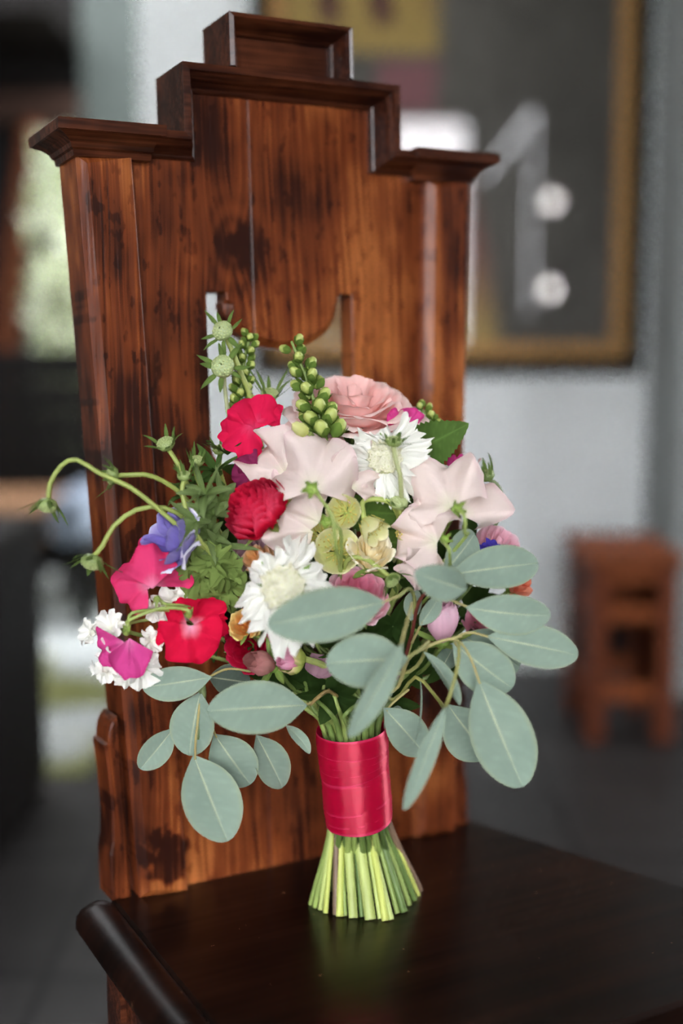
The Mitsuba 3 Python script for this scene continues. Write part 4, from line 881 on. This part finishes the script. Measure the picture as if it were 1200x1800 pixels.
# ---- eucalyptus
from scipy.interpolate import PchipInterpolator
PCHIP = PchipInterpolator([0, .06, .15, .28, .42, .56, .70, .82, .90, .955, .985, 1], [.02, .16, .44, .76, .94, 1.0, .96, .80, .61, .41, .235, 0])
def euc_leaf(base, tip, wpx, tilt=0.0, bend=.10, fold=.22, node=None, tone=0.0, curl=0.0, asym=0.0, edge=True, rnd=.25):
    """base, tip = (x, y, depth); tilt turns the blade about its axis away from the camera"""
    b, t = P(*base), P(*tip); ax = t - b; L = np.linalg.norm(ax); ax /= L
    view = (b + t) / 2 - C; view /= np.linalg.norm(view)
    nrm = -view + ax * (view @ ax); nrm /= np.linalg.norm(nrm)
    ct, st_ = math.cos(math.radians(tilt)), math.sin(math.radians(tilt)); sd = np.cross(nrm, ax)
    nrm, sd = ct * nrm + st_ * sd, ct * sd - st_ * nrm
    W = wpx / F * (base[2] + tip[2]) / 2
    us = np.array([-1, -.97, -.85, -.65, -.42, -.2, -.07, -.025, 0, .025, .07, .2, .42, .65, .85, .97, 1]); nv = 25; nu = len(us)
    rows = np.r_[np.linspace(0, .88, 19), .915, .945, .968, .985, .995, 1.0]
    u, v = np.meshgrid(us, rows); u, v = u.ravel(), v.ravel()
    prof = PCHIP(np.clip(v, 0, 1)) * (1 - rnd) + np.sin(np.pi * np.clip(v, 0, 1) ** .88) ** .75 * rnd
    prof = np.maximum(prof, .015 * (1 - v))
    w = W / 2 * prof * (1 + asym * u)
    wv = meshkit.fbm(np.stack([u * 1.3 + wpx, v * 2.2 + base[0], u * 0], -1), 2, 3) - .5
    z = -bend * L * (4 * v * (1 - v)) * -1 * .5 + fold * w * np.abs(u) ** 1.3 + .05 * W * wv + curl * L * np.clip(v - .6, 0, 1) ** 2 * 3
    z = z - .010 * W * np.exp(-(u / .05) ** 2)
    p = b + np.outer(v * L, ax) + np.outer(u * w, sd) + np.outer(z, nrm)
    c0, c1 = lin((148, 167, 150)), lin((130, 150, 136))
    m = meshkit.fbm(p * 60, 3, 2)[:, None]; c = (c0 * m + c1 * (1 - m)) * (1 + tone)
    rib = np.exp(-(u / .035) ** 2)[:, None] * (1 - .75 * v[:, None]); c = c * (1 - rib) + lin((196, 202, 170)) * rib
    ve = (np.abs(np.sin((v * 9 - np.abs(u) * 1.6) * np.pi)) ** 24)[:, None] * .10; c = c * (1 + ve)
    if edge: e = (np.abs(u) > .96)[:, None] * .28; c = c * (1 - e) + lin((168, 170, 120)) * e
    ms = [(p, gridfaces(nu, nv), np.clip(c, 0, 1))]
    if node is not None:
        pts = spline([b + ax * .004, *[P(*q) for q in node]], 14); tb = tube(pts, [.0010, .0012], 6)
        ms.append((*tb, tcol(tb, (190, 188, 130), (170, 150, 100))))
    return cat(ms)
def sprig(label, stem_px, leaves, rs=.0016, col=(140, 92, 66), into=True, slot=None):
    k = thing('eucalyptus_sprig', label, 'eucalyptus')
    for a in leaves:
        kw = dict(a[3]) if len(a) > 3 else {}; lab = kw.pop('label', None)
        m = euc_leaf(*a[:3], **kw); part(k, 'leaf', m[:2], 'waxy_leaf', True, m[2], lab)
    pts = [P(*q) for q in stem_px]
    stem(k, pts[0], pts[1:], rs, col, slot)
D = dict
sprig('eucalyptus sprig with three upper leaves at the right, over the pale pink rose', [(783, 1014, 1.02), (762, 1030, 1.03), (735, 1060, 1.04), (722, 1120, 1.06), (690, 1200, 1.09)],
      [((788, 1011, 1.015), (946, 990, 1.05), 78, D(tilt=8, node=[(783, 1014, 1.02)])), ((778, 1008, 1.02), (834, 938, 1.06), 62, D(tilt=-18, tone=-.08, node=[(783, 1014, 1.02)])),
       ((820, 1036, .99), (728, 1005, .955), 66, D(tilt=10, bend=.16, label='blurred leaf nearest to the viewer')), ((737, 1100, 1.035), (772, 1048, 1.03), 34, D(tilt=-25, node=[(724, 1130, 1.05)])),
       ((722, 1092, 1.05), (732, 1036, 1.05), 34, D(tilt=20, tone=-.1))], .0013, (120, 60, 52), slot=11)
sprig('eucalyptus sprig reaching right, its large leaf hanging lowest at the right', [(797, 1122, 1.02), (772, 1128, 1.025), (740, 1142, 1.03), (716, 1160, 1.04), (690, 1215, 1.08)],
      [((818, 1068, 1.02), (969, 1084, 1.02), 74, D(tilt=-14, bend=.12, curl=-.10, node=[(795, 1056, 1.03), (776, 1046, 1.04)])), ((855, 1119, 1.02), (1016, 1152, 1.03), 76, D(tilt=6, node=[(825, 1112, 1.02), (797, 1122, 1.02)])),
       ((806, 1116, 1.06), (914, 1172, 1.085), 76, D(tilt=12, tone=-.12, node=[(797, 1122, 1.04)])), ((795, 1130, 1.03), (900, 1210, 1.035), 88, D(tilt=-8, node=[(797, 1122, 1.02)])),
       ((840, 1194, 1.005), (918, 1383, 1.02), 112, D(tilt=6, bend=-.05, node=[(828, 1160, 1.005), (814, 1135, 1.01), (800, 1124, 1.02)], label='large hanging leaf'))], .0014, (190, 180, 120), slot=12)
sprig('eucalyptus sprig hanging right of the ribbon with a narrow blurred leaf in front', [(806, 1128, 1.0), (804, 1170, .99), (784, 1240, .985), (770, 1230, 1.05), (730, 1190, 1.07), (690, 1230, 1.09)],
      [((783, 1240, .985), (709, 1424, .955), 38, D(tilt=25, bend=.03, label='narrow blurred leaf')), ((786, 1238, 1.06), (858, 1332, 1.075), 92, D(tilt=-10, tone=-.05)),
       ((674, 1244, 1.05), (745, 1324, 1.065), 70, D(tilt=10, node=[(690, 1236, 1.06), (718, 1212, 1.07)])), ((738, 1192, 1.03), (727, 1312, 1.03), 13, D(tilt=75)), ((745, 1146, 1.025), (808, 1240, 1.02), 46, D(tilt=58, fold=.3)),
       ((772, 1182, 1.07), (800, 1132, 1.08), 40, D(tone=-.25)), ((690, 1300, 1.12), (700, 1240, 1.1), 40, D(tone=-.2))], .0013, (160, 160, 90), slot=13)
sprig('single eucalyptus sprig whose largest leaf lies across the middle', [(700, 1048, 1.0), (722, 1036, 1.02), (728, 1080, 1.05), (705, 1170, 1.08)],
      [((678, 1058, .99), (470, 1098, .955), 96, D(tilt=8, bend=.06, node=[(700, 1048, 1.0)], label='largest leaf'))], .0014, (170, 176, 104))
sprig('eucalyptus sprig with one broad leaf and a blurred hanging leaf above the ribbon', [(717, 1156, .985), (740, 1140, 1.0), (752, 1130, 1.03), (720, 1180, 1.07)],
      [((717, 1158, .985), (572, 1166, .975), 98, D(tilt=-10, bend=.10, asym=.05)), ((708, 1130, .95), (612, 1296, .935), 52, D(tilt=30, bend=.05, node=[(716, 1090, .965), (724, 1060, .99)], label='blurred hanging leaf'))], .0014, (176, 176, 110))
sprig('eucalyptus sprig at the left of the ribbon with rounded leaves against the chair', [(545, 1238, 1.04), (575, 1215, 1.06), (600, 1225, 1.09)],
      [((540, 1240, 1.035), (364, 1250, 1.01), 94, D(tilt=-6, node=[(552, 1232, 1.045), (578, 1212, 1.07)])), ((372, 1190, 1.05), (250, 1208, 1.055), 62, D(tilt=10, node=[(400, 1176, 1.06), (440, 1180, 1.07)])),
       ((352, 1216, 1.06), (332, 1328, 1.06), 82, D(tilt=-15, tone=-.03)), ((305, 1280, 1.07), (246, 1352, 1.07), 52, D(tilt=14, tone=-.02, node=[(330, 1250, 1.07), (352, 1220, 1.065)])),
       ((340, 1327, 1.045), (400, 1479, 1.035), 104, D(tilt=6, bend=-.04, node=[(344, 1300, 1.05), (352, 1230, 1.06)], label='broad hanging leaf')),
       ((376, 1290, 1.075), (440, 1379, 1.08), 84, D(tilt=-8, tone=-.06, node=[(366, 1260, 1.075), (354, 1210, 1.07)])), ((450, 1292, 1.085), (496, 1385, 1.09), 66, D(tilt=18, tone=-.16)),
       ((366, 1190, 1.09), (440, 1200, 1.095), 58, D(tone=-.55)), ((502, 1274, 1.07), (546, 1322, 1.06), 26, D(tilt=30, curl=-.2, tone=.12, label='small curled leaf tip'))], .0016, (176, 150, 96), slot=2)
k = labels  # noqa
m = tube(spline([P(352, 1200, 1.062), P(356, 1230, 1.062), P(346, 1300, 1.055)], 12), [.0042, .0018], 8)
part('eucalyptus_sprig_005', 'branch', m, 'plant', True, tcol(m, (112, 128, 84)))

# ---- rose leaves
def broad_leaf(key, base, tip, wpx, tilt, c0, c1, serr=.06, fold=.16, bend=.06, label=None, nm='leaf'):
    b, t = P(*base), P(*tip); ax = t - b; L = np.linalg.norm(ax); ax /= L
    view = (b + t) / 2 - C; view /= np.linalg.norm(view); nrm = -view + ax * (view @ ax); nrm /= np.linalg.norm(nrm); sd = np.cross(nrm, ax)
    a = math.radians(tilt); nrm, sd = math.cos(a) * nrm + math.sin(a) * sd, math.cos(a) * sd - math.sin(a) * nrm
    us = np.array([-1, -.9, -.7, -.5, -.3, -.12, -.03, 0, .03, .12, .3, .5, .7, .9, 1]); nu, nv = len(us), 33
    u, v = np.meshgrid(us, np.linspace(0, 1, nv)); u, v = u.ravel(), v.ravel()
    W = wpx / F * base[2]
    row = np.repeat(np.arange(nv), nu)
    w = W / 2 * np.sin(np.pi * v ** .80) ** .75 * (1 - .25 * v) * (1 + serr * ((row % 2) * 2 - 1) * (np.abs(u) > .95))
    vein = np.sin((v * 7 - np.abs(u) * 1.5) * 2 * np.pi)
    z = fold * w * np.abs(u) + bend * L * 4 * v * (1 - v) + .012 * W * vein * np.abs(u)
    p = b + np.outer(v * L, ax) + np.outer(u * w, sd) + np.outer(z, nrm)
    c = lin(c0) * (1 - v[:, None]) + lin(c1) * v[:, None]
    c = c * (1 + .45 * np.exp(-(u / .04) ** 2)[:, None] + .18 * (np.clip(vein, .8, 1) - .8)[:, None] * 5 * (np.abs(u) > .04)[:, None]); c = c * (.85 + .3 * meshkit.fbm(p * 120, 2, 5)[:, None])
    part(key, nm, (p, gridfaces(nu, nv)), 'leaf', True, np.clip(c, 0, 1), label)
k = thing('rose_leaf', 'dark green serrated rose leaf standing up at the right of the forward white scabiosa', 'leaf')
broad_leaf(k, (706, 802, 1.09), (824, 744, 1.07), 92, -12, (66, 94, 42), (82, 108, 54)); stem(k, P(706, 802, 1.09), [P(690, 850, 1.12), P(640, 1050, 1.15)], .0012, (100, 120, 60))
k = thing('rose_leaf', 'green leaf lying behind the hellebores in the middle of the bouquet', 'leaf')
broad_leaf(k, (606, 900, 1.085), (724, 905, 1.075), 84, 8, (70, 98, 44), (86, 112, 52))
broad_leaf(k, (632, 950, 1.09), (735, 960, 1.075), 60, 18, (70, 98, 44), (96, 118, 58)); stem(k, P(606, 900, 1.085), [P(600, 1000, 1.13)], .0012, (100, 120, 60))
# feathery pale green foliage between the left buds and the ranunculus
def feather(label, spots, d, seed, c0, c1, L0=62, W0=7, mid=()):
    k = thing('feathery_foliage', label, 'foliage'); r = np.random.default_rng(seed)
    for x, y, fc in spots:
        R = frame(fc, r.uniform(0, 360)); o = P(x, y, d + r.uniform(-.012, .012))
        for i in range(7):
            m = lance(px(L0) * r.uniform(.6, 1.25), px(W0) * r.uniform(.7, 1.3), i * .9 + r.normal() * .2, r.uniform(.2, 1.0), r.uniform(-1.2, .4), i, c0, c1, 5, 10, fold=.3, tw=r.normal() * .6)
            part(k, 'leaf', (m[0] @ R.T + o, m[1]), 'leaf', True, m[2])
    x, y, _ = spots[0]; stem(k, P(x, y, d), [P(*q) for q in mid], .0016, (120, 142, 70))
feather('feathery green foliage left of the red ranunculus', [(360, 870, (-.2, .6, .7)), (375, 905, (.1, .5, .8)), (345, 915, (-.3, .3, .9)), (390, 880, (.1, .6, .7)), (368, 940, (0, .2, 1)), (385, 960, (.2, .3, .9))], 1.045, 2, (92, 112, 60), (118, 136, 88), mid=[(430, 1020, 1.09)])
feather('feathery green foliage rising behind the left bud cluster', [(380, 830, (-.1, .8, .5)), (350, 850, (-.3, .7, .5)), (400, 800, (0, .9, .3)), (330, 870, (-.5, .6, .5))], 1.085, 3, (64, 92, 44), (86, 112, 58), mid=[(440, 1000, 1.12)])
def parsley(label, spots, d, seed, c0, c1, W=44, mid=()):
    k = thing('leafy_foliage', label, 'foliage'); r = np.random.default_rng(seed)
    for x, y, fc in spots:
        R = frame(fc, r.uniform(0, 360)); o = P(x, y, d + r.uniform(-.01, .01))
        for i in range(5):
            m = fan(px(W) * r.uniform(.7, 1.1), px(W) * r.uniform(.8, 1.2), seed * 30 + i, c0, c1, c1, ruf=.2, cup=-.2, thm=60, notch=.3, nu=17, nv=8)
            a = i * 1.2566; t = .7
            Rp = np.array([[math.cos(a), -math.sin(a), 0], [math.sin(a), math.cos(a), 0], [0, 0, 1.]]) @ np.array([[1, 0, 0], [0, math.cos(t), -math.sin(t)], [0, math.sin(t), math.cos(t)]])
            part(k, 'leaf', (m[0] @ Rp.T @ R.T + o, m[1]), 'leaf', True, m[2])
    x, y, _ = spots[0]; stem(k, P(x, y, d + .008), [P(*q) for q in mid], .0018, (140, 160, 80))
parsley('bright green lobed leaves between the anemone and the front white scabiosa', [(372, 990, (-.1, .2, 1)), (352, 1012, (-.3, -.1, .9)), (400, 1025, (.1, -.3, .9)), (378, 1045, (0, -.6, .8)), (395, 1000, (.2, .3, .9)), (345, 985, (-.4, .3, .8))], 1.055, 3, (92, 110, 54), (118, 138, 74), mid=[(430, 1080, 1.1)])
# the dark leaves deep inside the bouquet
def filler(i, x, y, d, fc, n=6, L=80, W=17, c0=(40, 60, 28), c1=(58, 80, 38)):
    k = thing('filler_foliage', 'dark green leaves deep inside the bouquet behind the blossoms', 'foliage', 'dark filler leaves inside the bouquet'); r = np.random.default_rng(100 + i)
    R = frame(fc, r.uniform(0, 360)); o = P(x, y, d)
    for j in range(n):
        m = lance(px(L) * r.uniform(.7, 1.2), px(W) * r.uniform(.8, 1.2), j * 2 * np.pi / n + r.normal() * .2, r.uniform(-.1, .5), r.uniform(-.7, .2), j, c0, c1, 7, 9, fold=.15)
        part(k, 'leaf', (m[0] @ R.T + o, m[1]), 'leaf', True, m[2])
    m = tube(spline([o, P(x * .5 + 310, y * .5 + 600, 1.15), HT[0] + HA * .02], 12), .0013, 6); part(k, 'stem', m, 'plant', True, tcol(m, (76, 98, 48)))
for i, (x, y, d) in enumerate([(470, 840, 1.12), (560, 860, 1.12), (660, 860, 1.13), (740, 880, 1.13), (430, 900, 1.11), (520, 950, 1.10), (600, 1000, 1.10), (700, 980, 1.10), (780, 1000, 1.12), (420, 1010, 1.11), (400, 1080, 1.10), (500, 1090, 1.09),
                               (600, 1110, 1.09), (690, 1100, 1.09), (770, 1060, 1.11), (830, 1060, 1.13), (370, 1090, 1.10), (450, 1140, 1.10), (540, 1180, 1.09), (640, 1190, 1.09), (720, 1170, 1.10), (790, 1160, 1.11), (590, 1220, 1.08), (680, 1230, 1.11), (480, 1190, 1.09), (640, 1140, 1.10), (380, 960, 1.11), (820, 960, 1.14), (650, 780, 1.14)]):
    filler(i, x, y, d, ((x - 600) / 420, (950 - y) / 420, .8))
print('unused stem slots', order)

# ---- satin ribbon wound round the stems
rb = thing('satin_ribbon', 'crimson pink satin ribbon wrapped round the bouquet stems', 'ribbon')
ax0, ax1 = HT[0] + HA * .002, HT[1] - HA * .002
LEN = np.linalg.norm(ax0 - ax1)
def radius(t): return np.interp(t, [0, .25, .55, .85, 1], [.0296, .0294, .0286, .0280, .0278])   # from the bottom 0 to the top 1
# (lower edge, height, tilt, phase): each turn overlaps the one below; low and high ends are cut level with the binding
bands = [(.00, .36, .02, .0), (.10, .28, .05, 1.0), (.22, .36, .05, 2.0), (.50, .16, -.05, 3.2), (.56, .16, .05, 4.0), (.64, .14, .03, 5.1), (.71, .14, .02, 6.0), (.78, .22, -.01, 7.1)]
for i, (z0, h, tl, ph) in enumerate(bands):
    n, mrow = 110, 16
    a = np.linspace(0, 2 * np.pi, n) + np.pi / 2; V = []; qq = []; uvs = []
    for j in range(mrow):
        q = j / (mrow - 1)
        lo = z0 + tl * np.cos(a + .4); t = np.clip(lo + h * q, 0, 1)
        fold_ = meshkit.fbm(np.stack([np.cos(a) * 1.6 + ph, np.sin(a) * 1.6, t * 4.5 + .9 * np.cos(a - 1) + ph], -1), 3, i) - .5
        crease = np.exp(-((a - (4.75 + .5 * q - .3 * math.sin(ph))) / .10) ** 2) * .0007
        r = radius(t) + .00042 * (i + 1) + .0013 * fold_ + .0006 * math.sin(math.pi * q) + crease * (1 if i in (0, 2, 5) else .3)
        if j == 0 or j == mrow - 1: r = r - .0006
        V.append(ax1 + np.outer(t * LEN, HA) + (np.cos(a) * r)[:, None] * HX + (np.sin(a) * r)[:, None] * HY); qq += [q] * n; uvs.append(np.c_[t * LEN * 10, a])
    V = np.vstack(V); f = []; qq = np.array(qq)
    for j in range(mrow - 1):
        for s_ in range(n - 1):
            p_, q_ = j * n + s_, j * n + s_ + 1
            f += [(p_, q_, q_ + n), (p_, q_ + n, p_ + n)]
    c = np.tile(lin((190, 8, 54)), (len(V), 1)) * (1 + .10 * (meshkit.fbm(V * 150, 2, 3)[:, None] - .5))
    ed = ((qq < .08) | (qq > .92))[:, None]; c = np.where(ed, lin((214, 46, 92)), c)
    scene[numbered(rb + '__wrap')] = mikit.ply((V, np.array(f)), 'satin', smooth=True, color=c, uv=np.vstack(uvs))
